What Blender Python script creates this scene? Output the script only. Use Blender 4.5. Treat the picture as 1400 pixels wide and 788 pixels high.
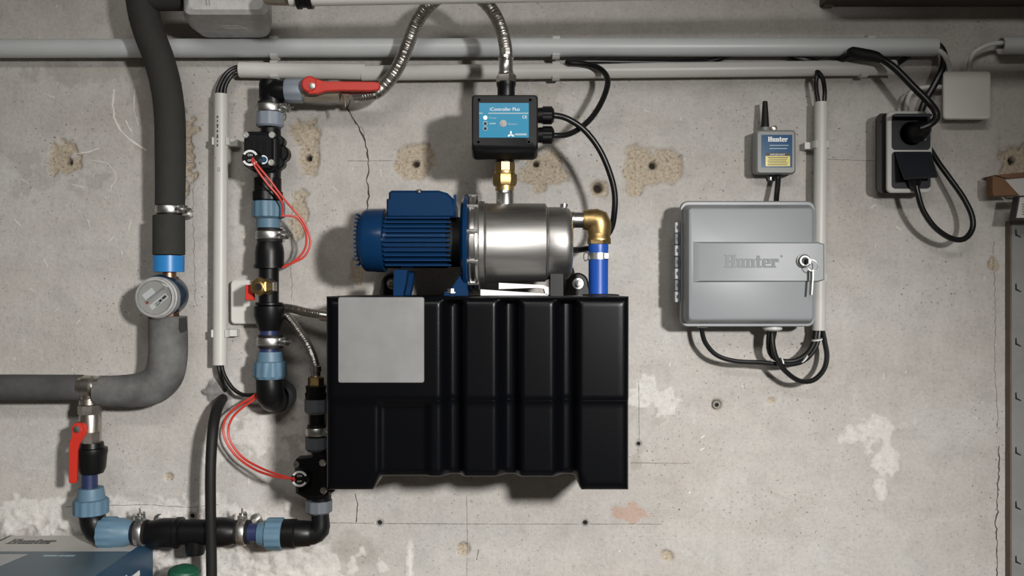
import bpy, math, random
import numpy as np
from mathutils import Vector, Matrix

random.seed(7)
for _o in list(bpy.data.objects):
    bpy.data.objects.remove(_o)
scene = bpy.context.scene
col = scene.collection
PI = math.pi

# ------------------------------------------------------------------ camera
D = 1.55            # camera distance from the wall (m)
K = 0.0013          # metres per photo pixel in the wall plane
H = 1.45            # camera height
CX, CY = 700.0, 394.0
cam_d = bpy.data.cameras.new('camera')
cam_d.sensor_width = 36.0
cam_d.lens = 36.0 * D / (1400 * K)
cam_d.clip_start = 0.02
cam = bpy.data.objects.new('camera', cam_d)
col.objects.link(cam)
cam.location = (0, -D, H)
cam.rotation_euler = (PI / 2, 0, 0)
scene.camera = cam

# ------------------------------------------------------------------ light
vs = scene.view_settings
vs.view_transform = 'Standard'
vs.look = 'None'
vs.exposure = 0.0
vs.gamma = 1.0
vs.use_curve_mapping = False
w = bpy.data.worlds.new('cellar_air')
scene.world = w
w.use_nodes = True
w.node_tree.nodes['Background'].inputs[0].default_value = (1.0, 0.97, 0.93, 1)
w.node_tree.nodes['Background'].inputs[1].default_value = 0.12

def area(name, loc, target, size, power, color, size_y=None):
    l = bpy.data.lights.new(name, 'AREA')
    l.energy = power
    l.color = color
    if size_y:
        l.shape = 'RECTANGLE'; l.size = size; l.size_y = size_y
    else:
        l.shape = 'DISK'; l.size = size
    o = bpy.data.objects.new(name, l)
    col.objects.link(o)
    o.location = loc
    o.rotation_euler = (Vector(target) - Vector(loc)).to_track_quat('-Z', 'Y').to_euler()
    return o

def spot(name, loc, target, radius, power, color, cone, blend):
    l = bpy.data.lights.new(name, 'SPOT')
    l.energy = power; l.color = color; l.shadow_soft_size = radius
    l.spot_size = math.radians(cone); l.spot_blend = blend
    o = bpy.data.objects.new(name, l)
    col.objects.link(o)
    o.location = loc
    o.rotation_euler = (Vector(target) - Vector(loc)).to_track_quat('-Z', 'Y').to_euler()
    return o

spot('work_lamp', (0.80, -2.20, H + 0.31), (-0.38, 0, H - 1.12), 0.07, 285.0, (1.0, 0.98, 0.955), 87, 1.0)
area('added_fill_light', (-0.2, -2.3, H + 1.1), (0.0, 0.0, H - 0.6), 1.2, 20.0, (1.0, 0.965, 0.92), 0.3)  # unseen soft fill added overhead to raise the ambient level

# ------------------------------------------------------------------ coordinates
def S(d):
    return K * (D - d) / D

def W(px, py, d):
    s = S(d)
    return Vector(((px - CX) * s, -d, H + (CY - py) * s))

# ------------------------------------------------------------------ materials
MATS = {}
def mat(name, c, rough=0.5, metal=0.0, nscale=0, namt=0.0, bscale=0, bamt=0.0, trans=0.0,
        emit=None, coat=0.0, aniso=None, spec=None):
    m = bpy.data.materials.new(name)
    m.use_nodes = True
    nt = m.node_tree
    p = nt.nodes['Principled BSDF']
    p.inputs['Base Color'].default_value = (c[0], c[1], c[2], 1)
    p.inputs['Roughness'].default_value = rough
    p.inputs['Metallic'].default_value = metal
    if trans: p.inputs['Transmission Weight'].default_value = trans
    if coat: p.inputs['Coat Weight'].default_value = coat
    if spec is not None: p.inputs['Specular IOR Level'].default_value = spec
    if emit:
        p.inputs['Emission Color'].default_value = (*emit[0], 1)
        p.inputs['Emission Strength'].default_value = emit[1]
    tc = None
    if nscale or bscale:
        tc = nt.nodes.new('ShaderNodeTexCoord')
    if nscale:
        n = nt.nodes.new('ShaderNodeTexNoise')
        n.inputs['Scale'].default_value = nscale
        n.inputs['Detail'].default_value = 6
        n.inputs['Roughness'].default_value = 0.65
        src = tc.outputs['Object']
        if aniso:
            mp = nt.nodes.new('ShaderNodeMapping')
            mp.inputs['Scale'].default_value = aniso
            nt.links.new(src, mp.inputs[0]); src = mp.outputs[0]
        nt.links.new(src, n.inputs['Vector'])
        r = nt.nodes.new('ShaderNodeValToRGB')
        r.color_ramp.elements[0].position = 0.3
        r.color_ramp.elements[1].position = 0.7
        a = [max(0, x * (1 - namt)) for x in c]; b = [min(1, x * (1 + namt)) for x in c]
        r.color_ramp.elements[0].color = (*a, 1); r.color_ramp.elements[1].color = (*b, 1)
        nt.links.new(n.outputs['Fac'], r.inputs[0])
        nt.links.new(r.outputs[0], p.inputs['Base Color'])
        mr = nt.nodes.new('ShaderNodeMapRange')
        mr.inputs[3].default_value = max(0.03, rough - 0.08); mr.inputs[4].default_value = min(1, rough + 0.08)
        nt.links.new(n.outputs['Fac'], mr.inputs[0])
        nt.links.new(mr.outputs[0], p.inputs['Roughness'])
    if bscale:
        n2 = nt.nodes.new('ShaderNodeTexNoise')
        n2.inputs['Scale'].default_value = bscale
        n2.inputs['Detail'].default_value = 3
        nt.links.new(tc.outputs['Object'], n2.inputs['Vector'])
        bp = nt.nodes.new('ShaderNodeBump')
        bp.inputs['Strength'].default_value = bamt
        bp.inputs['Distance'].default_value = 0.001
        nt.links.new(n2.outputs['Fac'], bp.inputs['Height'])
        nt.links.new(bp.outputs[0], p.inputs['Normal'])
    MATS[name] = m
    return m

mat('conduit_grey_lit', (0.64, 0.63, 0.60), 0.40, nscale=8, namt=0.05)  # conduit_grey brightened: stronger light on the lower horizontals painted into the colour
mat('housing_grey', (0.52, 0.52, 0.51), 0.5, nscale=60, namt=0.15, bscale=300, bamt=0.35)
mat('scratch_white', (0.66, 0.64, 0.60), 0.9)
mat('conduit_blue_grey', (0.49, 0.51, 0.51), 0.38, nscale=8, namt=0.06)
mat('conduit_grey', (0.52, 0.51, 0.48), 0.40, nscale=8, namt=0.05)
mat('clip_grey', (0.58, 0.58, 0.55), 0.45)
mat('black_plastic', (0.0045, 0.0045, 0.005), 0.38, bscale=900, bamt=0.06, spec=0.3)
mat('black_satin', (0.004, 0.0044, 0.0054), 0.42, bscale=1500, bamt=0.12, spec=0.22)
mat('tank_black', (0.0018, 0.0020, 0.0028), 0.29, bscale=800, bamt=0.12, spec=0.14)
mat('cable_black', (0.006, 0.006, 0.0065), 0.35, spec=0.4)
mat('rubber', (0.009, 0.009, 0.009), 0.6, spec=0.3)
mat('foam_dark', (0.024, 0.024, 0.021), 0.85, nscale=30, namt=0.18, bscale=600, bamt=0.4)
mat('foam_worn', (0.115, 0.115, 0.112), 0.8, nscale=22, namt=0.42, bscale=400, bamt=0.4)
mat('foam_mid', (0.062, 0.062, 0.062), 0.8, nscale=25, namt=0.3, bscale=500, bamt=0.4)
mat('steel', (0.36, 0.352, 0.338), 0.44, 1.0, nscale=6, namt=0.16, aniso=(1, 8, 8))
mat('steel_bright', (0.56, 0.55, 0.53), 0.30, 1.0)
mat('braid', (0.42, 0.40, 0.37), 0.40, 1.0)
mat('zinc', (0.52, 0.52, 0.50), 0.40, 1.0, nscale=120, namt=0.2)
mat('nickel', (0.52, 0.49, 0.44), 0.36, 1.0, nscale=40, namt=0.15)
mat('brass', (0.52, 0.37, 0.16), 0.40, 1.0, nscale=60, namt=0.15, bscale=700, bamt=0.2)
mat('copper', (0.42, 0.26, 0.18), 0.4, 1.0, nscale=40, namt=0.2)
mat('motor_blue', (0.0040, 0.027, 0.080), 0.23, bscale=500, bamt=0.06, spec=0.3)
mat('nut_blue', (0.098, 0.182, 0.252), 0.5, nscale=25, namt=0.07)
mat('pipe_blue', (0.018, 0.028, 0.085), 0.42)
mat('lock_steel', (0.30, 0.30, 0.29), 0.45, 1.0)
mat('nut_grey', (0.105, 0.118, 0.135), 0.5)
mat('nut_grey_blue', (0.22, 0.255, 0.30), 0.5)
mat('hose_blue', (0.010, 0.070, 0.36), 0.38)
mat('tape_blue', (0.025, 0.20, 0.50), 0.35)
mat('meter_blue', (0.003, 0.022, 0.050), 0.25)
mat('red_lever', (0.54, 0.030, 0.017), 0.45)
mat('red_wire', (0.54, 0.040, 0.026), 0.4)
mat('pvc_clear', (0.42, 0.37, 0.29), 0.22, trans=0.45)
mat('clear_cap', (0.93, 0.95, 0.95), 0.05, trans=1.0)
mat('cabinet', (0.240, 0.258, 0.268), 0.42, nscale=5, namt=0.05)
mat('cabinet_mark', (0.160, 0.172, 0.182), 0.5)
mat('receiver', (0.21, 0.22, 0.215), 0.45)
mat('white_plastic', (0.60, 0.60, 0.575), 0.45)
mat('white_pipe', (0.72, 0.71, 0.67), 0.35)
mat('junction', (0.60, 0.59, 0.55), 0.5)
mat('print_white', (0.78, 0.80, 0.80), 0.4)
mat('print_grey', (0.30, 0.42, 0.46), 0.4)
mat('print_black', (0.02, 0.02, 0.02), 0.5)
mat('print_dark', (0.06, 0.06, 0.065), 0.5)
mat('screen_blue', (0.020, 0.235, 0.40), 0.22)
mat('led_green', (0.5, 0.8, 0.6), 0.3, emit=((0.65, 1.0, 0.8), 3.0))
mat('led_dark', (0.01, 0.02, 0.05), 0.2)
mat('label_blue', (0.012, 0.075, 0.175), 0.16)
mat('label_yellow', (0.62, 0.50, 0.035), 0.25)
mat('plate_alu', (0.235, 0.235, 0.232), 0.42, 0.35, nscale=9, namt=0.14)
mat('socket_dark', (0.011, 0.013, 0.017), 0.45, spec=0.3)
mat('socket_side', (0.018, 0.017, 0.016), 0.55, spec=0.3)
mat('socket_frame', (0.42, 0.415, 0.395), 0.45)
mat('pit_dark', (0.010, 0.009, 0.008), 0.9)
mat('plug_grey', (0.26, 0.25, 0.225), 0.8)
mat('crack_dark', (0.06, 0.048, 0.038), 0.95)
mat('joint_line', (0.20, 0.185, 0.165), 0.95)
mat('paper', (0.80, 0.80, 0.79), 0.7)
mat('carton_white', (0.50, 0.485, 0.46), 0.55)
mat('carton_blue_light', (0.078, 0.122, 0.155), 0.4, nscale=9, namt=0.25)
mat('carton_blue', (0.008, 0.050, 0.105), 0.35)
mat('carton_inset', (0.40, 0.41, 0.41), 0.45)
mat('cardboard', (0.165, 0.085, 0.042), 0.85, nscale=40, namt=0.15)
mat('post_steel', (0.24, 0.24, 0.232), 0.5, 0.1, nscale=15, namt=0.12)
mat('post_edge', (0.13, 0.10, 0.075), 0.6, nscale=20, namt=0.3)
mat('shelf_board', (0.085, 0.072, 0.058), 0.8, nscale=12, namt=0.25, aniso=(1, 8, 8))
mat('cast_grey', (0.33, 0.33, 0.325), 0.5, nscale=60, namt=0.2, bscale=300, bamt=0.35)
mat('green_plastic', (0.010, 0.085, 0.045), 0.5, nscale=30, namt=0.2)
mat('bench_wood', (0.20, 0.13, 0.075), 0.7, nscale=10, namt=0.25, aniso=(1, 8, 8))
mat('room_plaster', (0.42, 0.40, 0.37), 0.9, nscale=3, namt=0.12)
mat('floor_concrete', (0.25, 0.24, 0.225), 0.85, nscale=4, namt=0.2)
mat('mortar', (0.13, 0.125, 0.118), 0.95, nscale=60, namt=0.25, bscale=200, bamt=0.8)

# ------------------------------------------------------------------ mesh builder
class MB:
    def __init__(self):
        self.v = []; self.f = []
    def add(self, vs, fs):
        o = len(self.v)
        self.v += [tuple(x) for x in vs]
        self.f += [tuple(i + o for i in f) for f in fs]
    def loft(self, rings, cap0=True, cap1=True, closed=True):
        n = len(rings[0]); vs = []; fs = []
        for r in rings: vs += list(r)
        m = n if closed else n - 1
        for k in range(len(rings) - 1):
            a = k * n; b = a + n
            for i in range(m):
                j = (i + 1) % n
                fs.append((a + i, a + j, b + j, b + i))
        if cap0: fs.append(tuple(range(n - 1, -1, -1)))
        if cap1: fs.append(tuple(range((len(rings) - 1) * n, len(rings) * n)))
        self.add(vs, fs); return self
    def lathe(self, p0, ax, prof, n=24, rot=0.0, mod=None, up=None):
        ax = Vector(ax).normalized(); p0 = Vector(p0)
        u = Vector(up) if up is not None else (Vector((0, 0, 1)) if abs(ax.z) < 0.9 else Vector((1, 0, 0)))
        e1 = (u - ax * u.dot(ax)).normalized(); e2 = ax.cross(e1)
        rings = []
        for it in prof:
            t, r = it[0], it[1]
            m = mod if (mod and len(it) > 2) else None
            rg = []
            for i in range(n):
                a = rot + 2 * PI * i / n
                rr = max(r, 1e-5) * (m(a) if m else 1.0)
                rg.append(p0 + ax * t + e1 * (rr * math.cos(a)) + e2 * (rr * math.sin(a)))
            rings.append(rg)
        return self.loft(rings)
    def tube(self, pts, r, n=10, step=None, fn=None, smooth=True):
        P = [Vector(p) for p in pts]
        R = list(r) if isinstance(r, (list, tuple)) else [r] * len(P)
        Q = []; RR = []
        if smooth and len(P) > 2:
            for i in range(len(P) - 1):
                p0 = P[max(i - 1, 0)]; p1 = P[i]; p2 = P[i + 1]; p3 = P[min(i + 2, len(P) - 1)]
                seg = (p2 - p1).length
                k = max(2, int(seg / step)) if step else 8
                for j in range(k):
                    t = j / k
                    Q.append(0.5 * ((2 * p1) + (p2 - p0) * t + (2 * p0 - 5 * p1 + 4 * p2 - p3) * t * t
                                    + (3 * p1 - p0 - 3 * p2 + p3) * t ** 3))
                    RR.append(R[i] + (R[i + 1] - R[i]) * t)
            Q.append(P[-1]); RR.append(R[-1])
        else:
            Q, RR = P, R
        T = [(Q[min(i + 1, len(Q) - 1)] - Q[max(i - 1, 0)]).normalized() for i in range(len(Q))]
        u = Vector((0, -1, 0.01))
        e = (u - T[0] * u.dot(T[0])).normalized()
        rings = []; s = 0.0
        for i in range(len(Q)):
            if i: s += (Q[i] - Q[i - 1]).length
            e = (e - T[i] * e.dot(T[i])).normalized()
            g = T[i].cross(e)
            rg = []
            for k in range(n):
                a = 2 * PI * k / n
                rr = RR[i] * (fn(s, a) if fn else 1)
                rg.append(Q[i] + e * (rr * math.cos(a)) + g * (rr * math.sin(a)))
            rings.append(rg)
        return self.loft(rings)
    def box(self, c, s, rot=None):
        c = Vector(c); vs = []
        for dx in (-.5, .5):
            for dy in (-.5, .5):
                for dz in (-.5, .5):
                    p = Vector((dx * s[0], dy * s[1], dz * s[2]))
                    if rot is not None: p = rot @ p
                    vs.append(c + p)
        self.add(vs, [(0, 1, 3, 2), (4, 6, 7, 5), (0, 4, 5, 1), (2, 3, 7, 6), (0, 2, 6, 4), (1, 5, 7, 3)])
        return self
    def prism(self, outline, y0, y1, ch=0.0):
        """outline: (x,z) points; extruded from depth y0 (back) to y1 (front, smaller y), chamfered front edge"""
        o = [Vector((p[0], 0, p[1])) for p in outline]
        rings = [[Vector((p.x, y0, p.z)) for p in o]]
        if ch:
            n = len(o); ins = []
            A = sum(o[i].x * o[(i + 1) % n].z - o[(i + 1) % n].x * o[i].z for i in range(n))
            sg = 1 if A > 0 else -1
            for i in range(n):
                a = (o[i] - o[i - 1]).normalized(); b = (o[(i + 1) % n] - o[i]).normalized()
                t = (a + b)
                t = t.normalized() if t.length > 1e-6 else a
                nrm = Vector((-t.z, 0, t.x)) * sg
                ins.append(o[i] + nrm * ch)
            rings.append([Vector((p.x, y1 + ch, p.z)) for p in o])
            rings.append([Vector((o[i].x * .3 + ins[i].x * .7, y1 + ch * .3, o[i].z * .3 + ins[i].z * .7)) for i in range(n)])
            rings.append([Vector((p.x, y1, p.z)) for p in ins])
        else:
            rings.append([Vector((p.x, y1, p.z)) for p in o])
        return self.loft(rings)

def fix_normals(me):
    import bmesh
    bm = bmesh.new(); bm.from_mesh(me)
    bmesh.ops.recalc_face_normals(bm, faces=bm.faces)
    bm.to_mesh(me); bm.free()

def obj(name, mb, material, parent=None, ang=35, label=None):
    me = bpy.data.meshes.new(name)
    me.from_pydata(mb.v, [], mb.f)
    me.validate()
    fix_normals(me)
    me.materials.append(MATS[material])
    me.polygons.foreach_set('use_smooth', [True] * len(me.polygons))
    me.set_sharp_from_angle(angle=math.radians(ang))
    o = bpy.data.objects.new(name, me)
    col.objects.link(o)
    if parent is not None: adopt(o, parent)
    if label: o['label'] = label
    return o

def world_loc(o):
    l = Vector(o.location)
    return l if o.parent is None else l + o.matrix_parent_inverse.translation + world_loc(o.parent)

def adopt(o, parent):
    o.parent = parent
    o.matrix_parent_inverse = Matrix.Translation(-world_loc(parent))

def tag(o, label, cat, group=None, kind=None):
    o['label'] = label; o['category'] = cat
    if group: o['group'] = group
    if kind: o['kind'] = kind
    return o

def thing(name, label, cat, loc, group=None):
    o = bpy.data.objects.new(name, None)
    col.objects.link(o)
    o.empty_display_size = 0.02
    o.location = loc
    return tag(o, label, cat, group)

def struct(name, mb, m, parent=None):
    o = obj(name, mb, m, parent)
    if parent is None: o['kind'] = 'structure'
    return o

def rrect(x0, z0, x1, z1, r, seg=5):
    if x0 > x1: x0, x1 = x1, x0
    if z0 > z1: z0, z1 = z1, z0
    pts = []
    for cx, cz, a0 in ((x1 - r, z1 - r, 0), (x0 + r, z1 - r, PI / 2), (x0 + r, z0 + r, PI), (x1 - r, z0 + r, 1.5 * PI)):
        for i in range(seg + 1):
            a = a0 + PI / 2 * i / seg
            pts.append((cx + r * math.cos(a), cz + r * math.sin(a)))
    return pts

def prect(px0, py0, px1, py1, d, rpx=0.0, seg=4):
    a = W(px0, py0, d); b = W(px1, py1, d)
    if rpx <= 0:
        return [(a.x, b.z), (b.x, b.z), (b.x, a.z), (a.x, a.z)]
    return rrect(a.x, b.z, b.x, a.z, rpx * S(d), seg)

def ppoly(pts, d):
    return [(W(x, y, d).x, W(x, y, d).z) for x, y in pts]

def lathe_px(mb, p, dr, d, prof, n=24, rot=0.0, mod=None):
    """axis in the picture plane at depth d; p start pixel, dr pixel direction, prof in pixels"""
    s = S(d); ax = Vector((dr[0], 0, -dr[1])).normalized()
    return mb.lathe(W(p[0], p[1], d), ax, [(q[0] * s, q[1] * s) + tuple(q[2:]) for q in prof], n, rot, mod)

def V(mb, cx, d, prof, n=24, rot=0.0, mod=None):
    y0 = prof[0][0]
    return lathe_px(mb, (cx, y0), (0, 1), d, [(q[0] - y0, q[1]) + tuple(q[2:]) for q in prof], n, rot, mod)

def Hx(mb, cy, d, prof, n=24, rot=0.0, mod=None):
    x0 = prof[0][0]
    return lathe_px(mb, (x0, cy), (1, 0), d, [(q[0] - x0, q[1]) + tuple(q[2:]) for q in prof], n, rot, mod)

def ribs(k, amt=0.07, frac=0.35):
    return lambda a: 1.0 + (amt if ((a * k / (2 * PI)) % 1.0) < frac else 0.0)

def ptube(mb, pts, rpx, n=10, step=0.006, fn=None):
    """pts: (px,py,d); radius in pixels at each depth"""
    P = [W(*p) for p in pts]
    R = [(rpx[i] if isinstance(rpx, (list, tuple)) else rpx) * S(pts[i][2]) for i in range(len(pts))]
    return mb.tube(P, R, n, step, fn)

def text_mesh(name, s, size, material, loc, parent, rot=(PI / 2, 0, 0), align='LEFT', shear=0, sx=1.0, bold=0.0):
    cu = bpy.data.curves.new(name, 'FONT')
    cu.body = s; cu.size = size; cu.align_x = align; cu.shear = shear; cu.offset = bold
    cu.extrude = 0.00008
    t = bpy.data.objects.new(name, cu)
    col.objects.link(t)
    dg = bpy.context.evaluated_depsgraph_get()
    me = bpy.data.meshes.new_from_object(t.evaluated_get(dg))
    bpy.data.objects.remove(t)
    o = bpy.data.objects.new(name, me)
    me.materials.clear(); me.materials.append(MATS[material])
    M = Matrix.Translation(loc) @ Matrix.Rotation(rot[2], 4, 'Z') @ Matrix.Rotation(rot[1], 4, 'Y') @ Matrix.Rotation(rot[0], 4, 'X') @ Matrix.Diagonal((sx, 1, 1, 1))
    me.transform(M)
    col.objects.link(o)
    adopt(o, parent)
    return o

GLYPH = {
 'H': (1.02, [(.10,0,.36,1),(.64,0,.90,1),(.36,.43,.64,.58),(0,0,.45,.11),(0,.89,.45,1),(.55,0,1.0,.11),(.55,.89,1.0,1)]),
 'u': (.86, [(.10,.10,.33,.70),(0,.59,.33,.70),(.16,0,.56,.14),(.52,0,.75,.70),(.43,.59,.75,.70),(.52,0,.85,.11)]),
 'n': (.88, [(.10,0,.33,.70),(0,.59,.33,.70),(0,0,.42,.11),(.30,.56,.66,.70),(.54,0,.77,.62),(.46,0,.87,.11)]),
 't': (.58, [(.12,.08,.35,.94),(0,.58,.53,.70),(.18,0,.55,.14)]),
 'e': (.78, [(.04,.10,.26,.60),(.14,.57,.62,.70),(.14,0,.68,.14),(.50,.30,.73,.62),(.2,.30,.73,.41)]),
 'r': (.72, [(.10,0,.33,.70),(0,0,.44,.11),(0,.59,.33,.70),(.33,.54,.64,.70),(.46,.44,.68,.64)]),
}
def slab_word(name, word, origin, height, ex, ez, nrm, material, parent, width=None, th=0.0002):
    ex = Vector(ex).normalized(); ez = Vector(ez); nrm = Vector(nrm)
    tot = sum(GLYPH[c][0] for c in word)
    k = (width / tot) if width else height
    mb = MB(); x = 0.0; o = Vector(origin); cnt = 0
    for c in word:
        wd, rects = GLYPH[c]
        for (a, b, a2, b2) in rects:
            q = [o + ex * ((x + p) * k) + ez * (r * height) for p, r in ((a - .025, b), (a2 + .025, b), (a2 + .025, b2), (a - .025, b2))]
            cnt += 1
            mb.loft([q, [p + nrm * (th + cnt * 1.5e-5) for p in q]])
        x += wd
    return obj(name, mb, material, parent)
# ------------------------------------------------------------------ the back wall
def vnoise(x, z, scale, seed):
    rng = np.random.RandomState(seed)
    L = rng.rand(128, 128)
    u = x * scale; v = z * scale
    iu = np.floor(u).astype(int); iv = np.floor(v).astype(int)
    fu = u - iu; fv = v - iv
    fu = fu * fu * (3 - 2 * fu); fv = fv * fv * (3 - 2 * fv)
    g = lambda a, b: L[a % 128, b % 128]
    return (g(iu, iv) * (1 - fu) + g(iu + 1, iv) * fu) * (1 - fv) + (g(iu, iv + 1) * (1 - fu) + g(iu + 1, iv + 1) * fu) * fv

def fbm(x, z, scale, seed, oct=4):
    t = 0; a = 0.5
    for i in range(oct):
        t = t + a * vnoise(x, z, scale * 2 ** i, seed + i); a *= 0.5
    return t / (1 - 0.5 ** oct)

def lines(lo, hi, f0, f1, fine, coarse):
    a = np.arange(lo, f0, coarse); b = np.arange(f0, f1, fine); c = np.arange(f1, hi + coarse * .5, coarse)
    return np.concatenate([a, b, c])

xs = lines(-2.4, 2.4, -0.98, 0.98, 0.0026, 0.05)
zs = lines(0.0, 2.6, H - 0.57, H + 0.57, 0.0026, 0.05)
X, Z = np.meshgrid(xs, zs)
PXg = X / K + CX; PYg = CY - (Z - H) / K
n1 = fbm(X, Z, 60, 11) - .5          # ragged edges
n2 = fbm(X, Z, 14, 23) - .5
n3 = fbm(X, Z, 160, 37, 3) - .5

def blob(cx, cy, rx, ry, rag=0.9, p=2.4):
    q = (np.abs((PXg - cx) / rx) ** p + np.abs((PYg - cy) / ry) ** p) ** (1 / p)
    return np.clip((1.0 - q + rag * n1 + 0.45 * rag * n2) * 5.0, 0, 1)

def blobs(L):
    m = np.zeros_like(X)
    for b in L: m = np.maximum(m, blob(*b))
    return m

tan = blobs([(88, 214, 22, 27, 1.3), (416, 184, 26, 22, 1.0), (422, 216, 17, 24, .7), (566, 222, 30, 29, .7), (740, 236, 34, 26, 1.2),
             (874, 228, 23, 32, .5), (908, 228, 27, 26, .5), (868, 255, 12, 14, .6), (818, 258, 14, 13, .9), (1388, 222, 26, 32, 1.0),
             (410, 295, 14, 28, 1.6), (1358, 360, 8, 10, 1.3), (980, 554, 8, 8, .5), (633, 752, 9, 9, .6), (912, 760, 9, 8, .6),
             (1055, 548, 6, 5, .8), (230, 652, 6, 6, .8), (248, 200, 18, 60, 1.9), (487, 370, 10, 22, 1.2)])
white = blobs([(1190, 588, 34, 24, 2.2), (1213, 632, 14, 26, 1.9), (1205, 668, 8, 14, 1.6), (362, 594, 62, 34, 1.9), (415, 560, 40, 16, 1.8), (300, 610, 22, 30, 1.9),
               (60, 706, 120, 26, 2.0), (240, 694, 150, 14, 2.3), (30, 760, 80, 20, 1.6), (330, 770, 150, 34, 2.0), (440, 768, 28, 26, 1.6),
               (880, 548, 30, 18, 2.8), (560, 770, 5, 36, 1.2),
               ])
stain = blobs([(487, 752, 32, 28, .8), (900, 560, 10, 22, 2.0), (872, 625, 10, 24, 1.8), (110, 100, 90, 12, 3.0),
               (200, 130, 22, 60, 2.4), (60, 240, 60, 30, 3.0), (740, 160, 30, 40, 3.0)])
rust = blobs([(857, 702, 24, 13, 1.4)])
mort = blobs([(300, 540, 21, 24, .7)])
rough_zone = np.clip((PYg - 690) / 30, 0, 1) * np.clip((470 - PXg) / 90, 0, 1)

holes = [(568, 224, 4.5), (421, 216, 4.0), (893, 226, 5.0), (818, 257, 6.5), (980, 554, 4.5), (93, 222, 3.5), (1386, 220, 5.0), (733, 224, 4.0), (519, 715, 3.6), (800, 715, 3.6), (873, 607, 3.2), (263, 706, 3.6), (351, 707, 3.2)]
depth = np.zeros_like(X)
depth += tan * (0.0035 + 0.003 * (n3 + .5))
depth -= white * 0.0010
depth -= rough_zone * (0.022 * (n2 + .12) + 0.014 * n1)
depth -= mort * (0.006 + .006 * n1)
depth += 0.0014 * n2 + 0.0006 * n1
pit = np.zeros_like(X)
for hx, hy, hr in holes:
    q = np.hypot(PXg - hx, PYg - hy) / hr
    m = np.clip((1.25 - q) * 2.5, 0, 1)
    depth += m * 0.012; pit = np.maximum(pit, np.clip((1.1 - q) * 4, 0, 1))
nz, nx = X.shape
co = np.empty((nz * nx, 3), np.float32)
co[:, 0] = X.ravel(); co[:, 1] = depth.ravel(); co[:, 2] = Z.ravel()
idx = np.arange(nz * nx).reshape(nz, nx)
quads = np.stack([idx[:-1, :-1], idx[:-1, 1:], idx[1:, 1:], idx[1:, :-1]], -1).reshape(-1, 4)
me = bpy.data.meshes.new('wall_back')
me.vertices.add(len(co)); me.vertices.foreach_set('co', co.ravel())
me.loops.add(quads.size); me.loops.foreach_set('vertex_index', quads.ravel().astype(np.int32))
me.polygons.add(len(quads))
me.polygons.foreach_set('loop_start', np.arange(0, quads.size, 4, dtype=np.int32))
me.polygons.foreach_set('use_smooth', np.ones(len(quads), bool))
me.update(calc_edges=True)
for nm, arr in (('tan', tan), ('white', white), ('stain', stain), ('rust', rust), ('mortar', mort), ('pit', pit)):
    at = me.attributes.new(nm, 'FLOAT', 'POINT')
    at.data.foreach_set('value', arr.ravel().astype(np.float32))
wall = bpy.data.objects.new('wall_back', me)
col.objects.link(wall)
wall['kind'] = 'structure'

m = bpy.data.materials.new('old_concrete'); m.use_nodes = True; MATS['old_concrete'] = m
nt = m.node_tree; P_ = nt.nodes['Principled BSDF']; P_.inputs['Roughness'].default_value = 0.88
P_.inputs['Specular IOR Level'].default_value = 0.25
tc = nt.nodes.new('ShaderNodeTexCoord')
def noise(scale, detail=5, rough=.6, vec=None, dist=0.0):
    n = nt.nodes.new('ShaderNodeTexNoise')
    n.inputs['Scale'].default_value = scale; n.inputs['Detail'].default_value = detail
    n.inputs['Roughness'].default_value = rough; n.inputs['Distortion'].default_value = dist
    nt.links.new(vec or tc.outputs['Object'], n.inputs['Vector']); return n.outputs['Fac']
def ramp(src, stops):
    r = nt.nodes.new('ShaderNodeValToRGB')
    e = r.color_ramp.elements
    while len(e) < len(stops): e.new(0.5)
    for k, (p, c) in enumerate(stops):
        e[k].position = p
        e[k].color = (*c, 1) if not isinstance(c, (int, float)) else (c, c, c, 1)
    nt.links.new(src, r.inputs[0]); return r.outputs[0]
def mixc(fac, a, b, mode='MIX'):
    x = nt.nodes.new('ShaderNodeMix'); x.data_type = 'RGBA'; x.blend_type = mode
    for s, vv in ((0, fac), (6, a), (7, b)):
        if isinstance(vv, (int, float)): x.inputs[s].default_value = vv
        elif isinstance(vv, tuple): x.inputs[s].default_value = (*vv, 1)
        else: nt.links.new(vv, x.inputs[s])
    return x.outputs[2]
def attr(n):
    a = nt.nodes.new('ShaderNodeAttribute'); a.attribute_name = n; return a.outputs['Fac']
def mul(a, b):
    x = nt.nodes.new('ShaderNodeMath'); x.operation = 'MULTIPLY'
    for s, vv in ((0, a), (1, b)):
        if isinstance(vv, (int, float)): x.inputs[s].default_value = vv
        else: nt.links.new(vv, x.inputs[s])
    return x.outputs[0]
mp = nt.nodes.new('ShaderNodeMapping'); mp.inputs['Scale'].default_value = (1.0, 1.0, 2.2)
nt.links.new(tc.outputs['Object'], mp.inputs[0])
big = noise(2.6, 6, .6, mp.outputs[0], .6)
c0 = ramp(big, [(.28, (.420, .393, .362)), (.5, (.465, .443, .415)), (.72, (.50, .487, .465))])
mid = noise(17, 7, .68)
c1 = mixc(1.0, c0, ramp(mid, [(.25, .83), (.5, 1.0), (.75, 1.09)]), 'MULTIPLY')
fine = noise(150, 4, .7)
c2 = mixc(1.0, c1, ramp(fine, [(.25, .84), (.5, 1.0), (.8, 1.10)]), 'MULTIPLY')
zone = ramp(noise(5, 3, .5), [(.45, 0.0), (.6, 1.0)])
pits = ramp(noise(190, 2, .5), [(.30, 1.0), (.335, 0.0)])
c3 = mixc(mul(pits, mul(zone, .85)), c2, (.11, .095, .08))
flk = ramp(noise(75, 4, .7), [(.655, 0.0), (.70, 1.0)])
zone2 = ramp(noise(4.2, 3, .5, mp.outputs[0]), [(.47, 0.0), (.60, 1.0)])
c4a = mixc(mul(flk, mul(zone2, .62)), c3, (.64, .62, .585))
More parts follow.
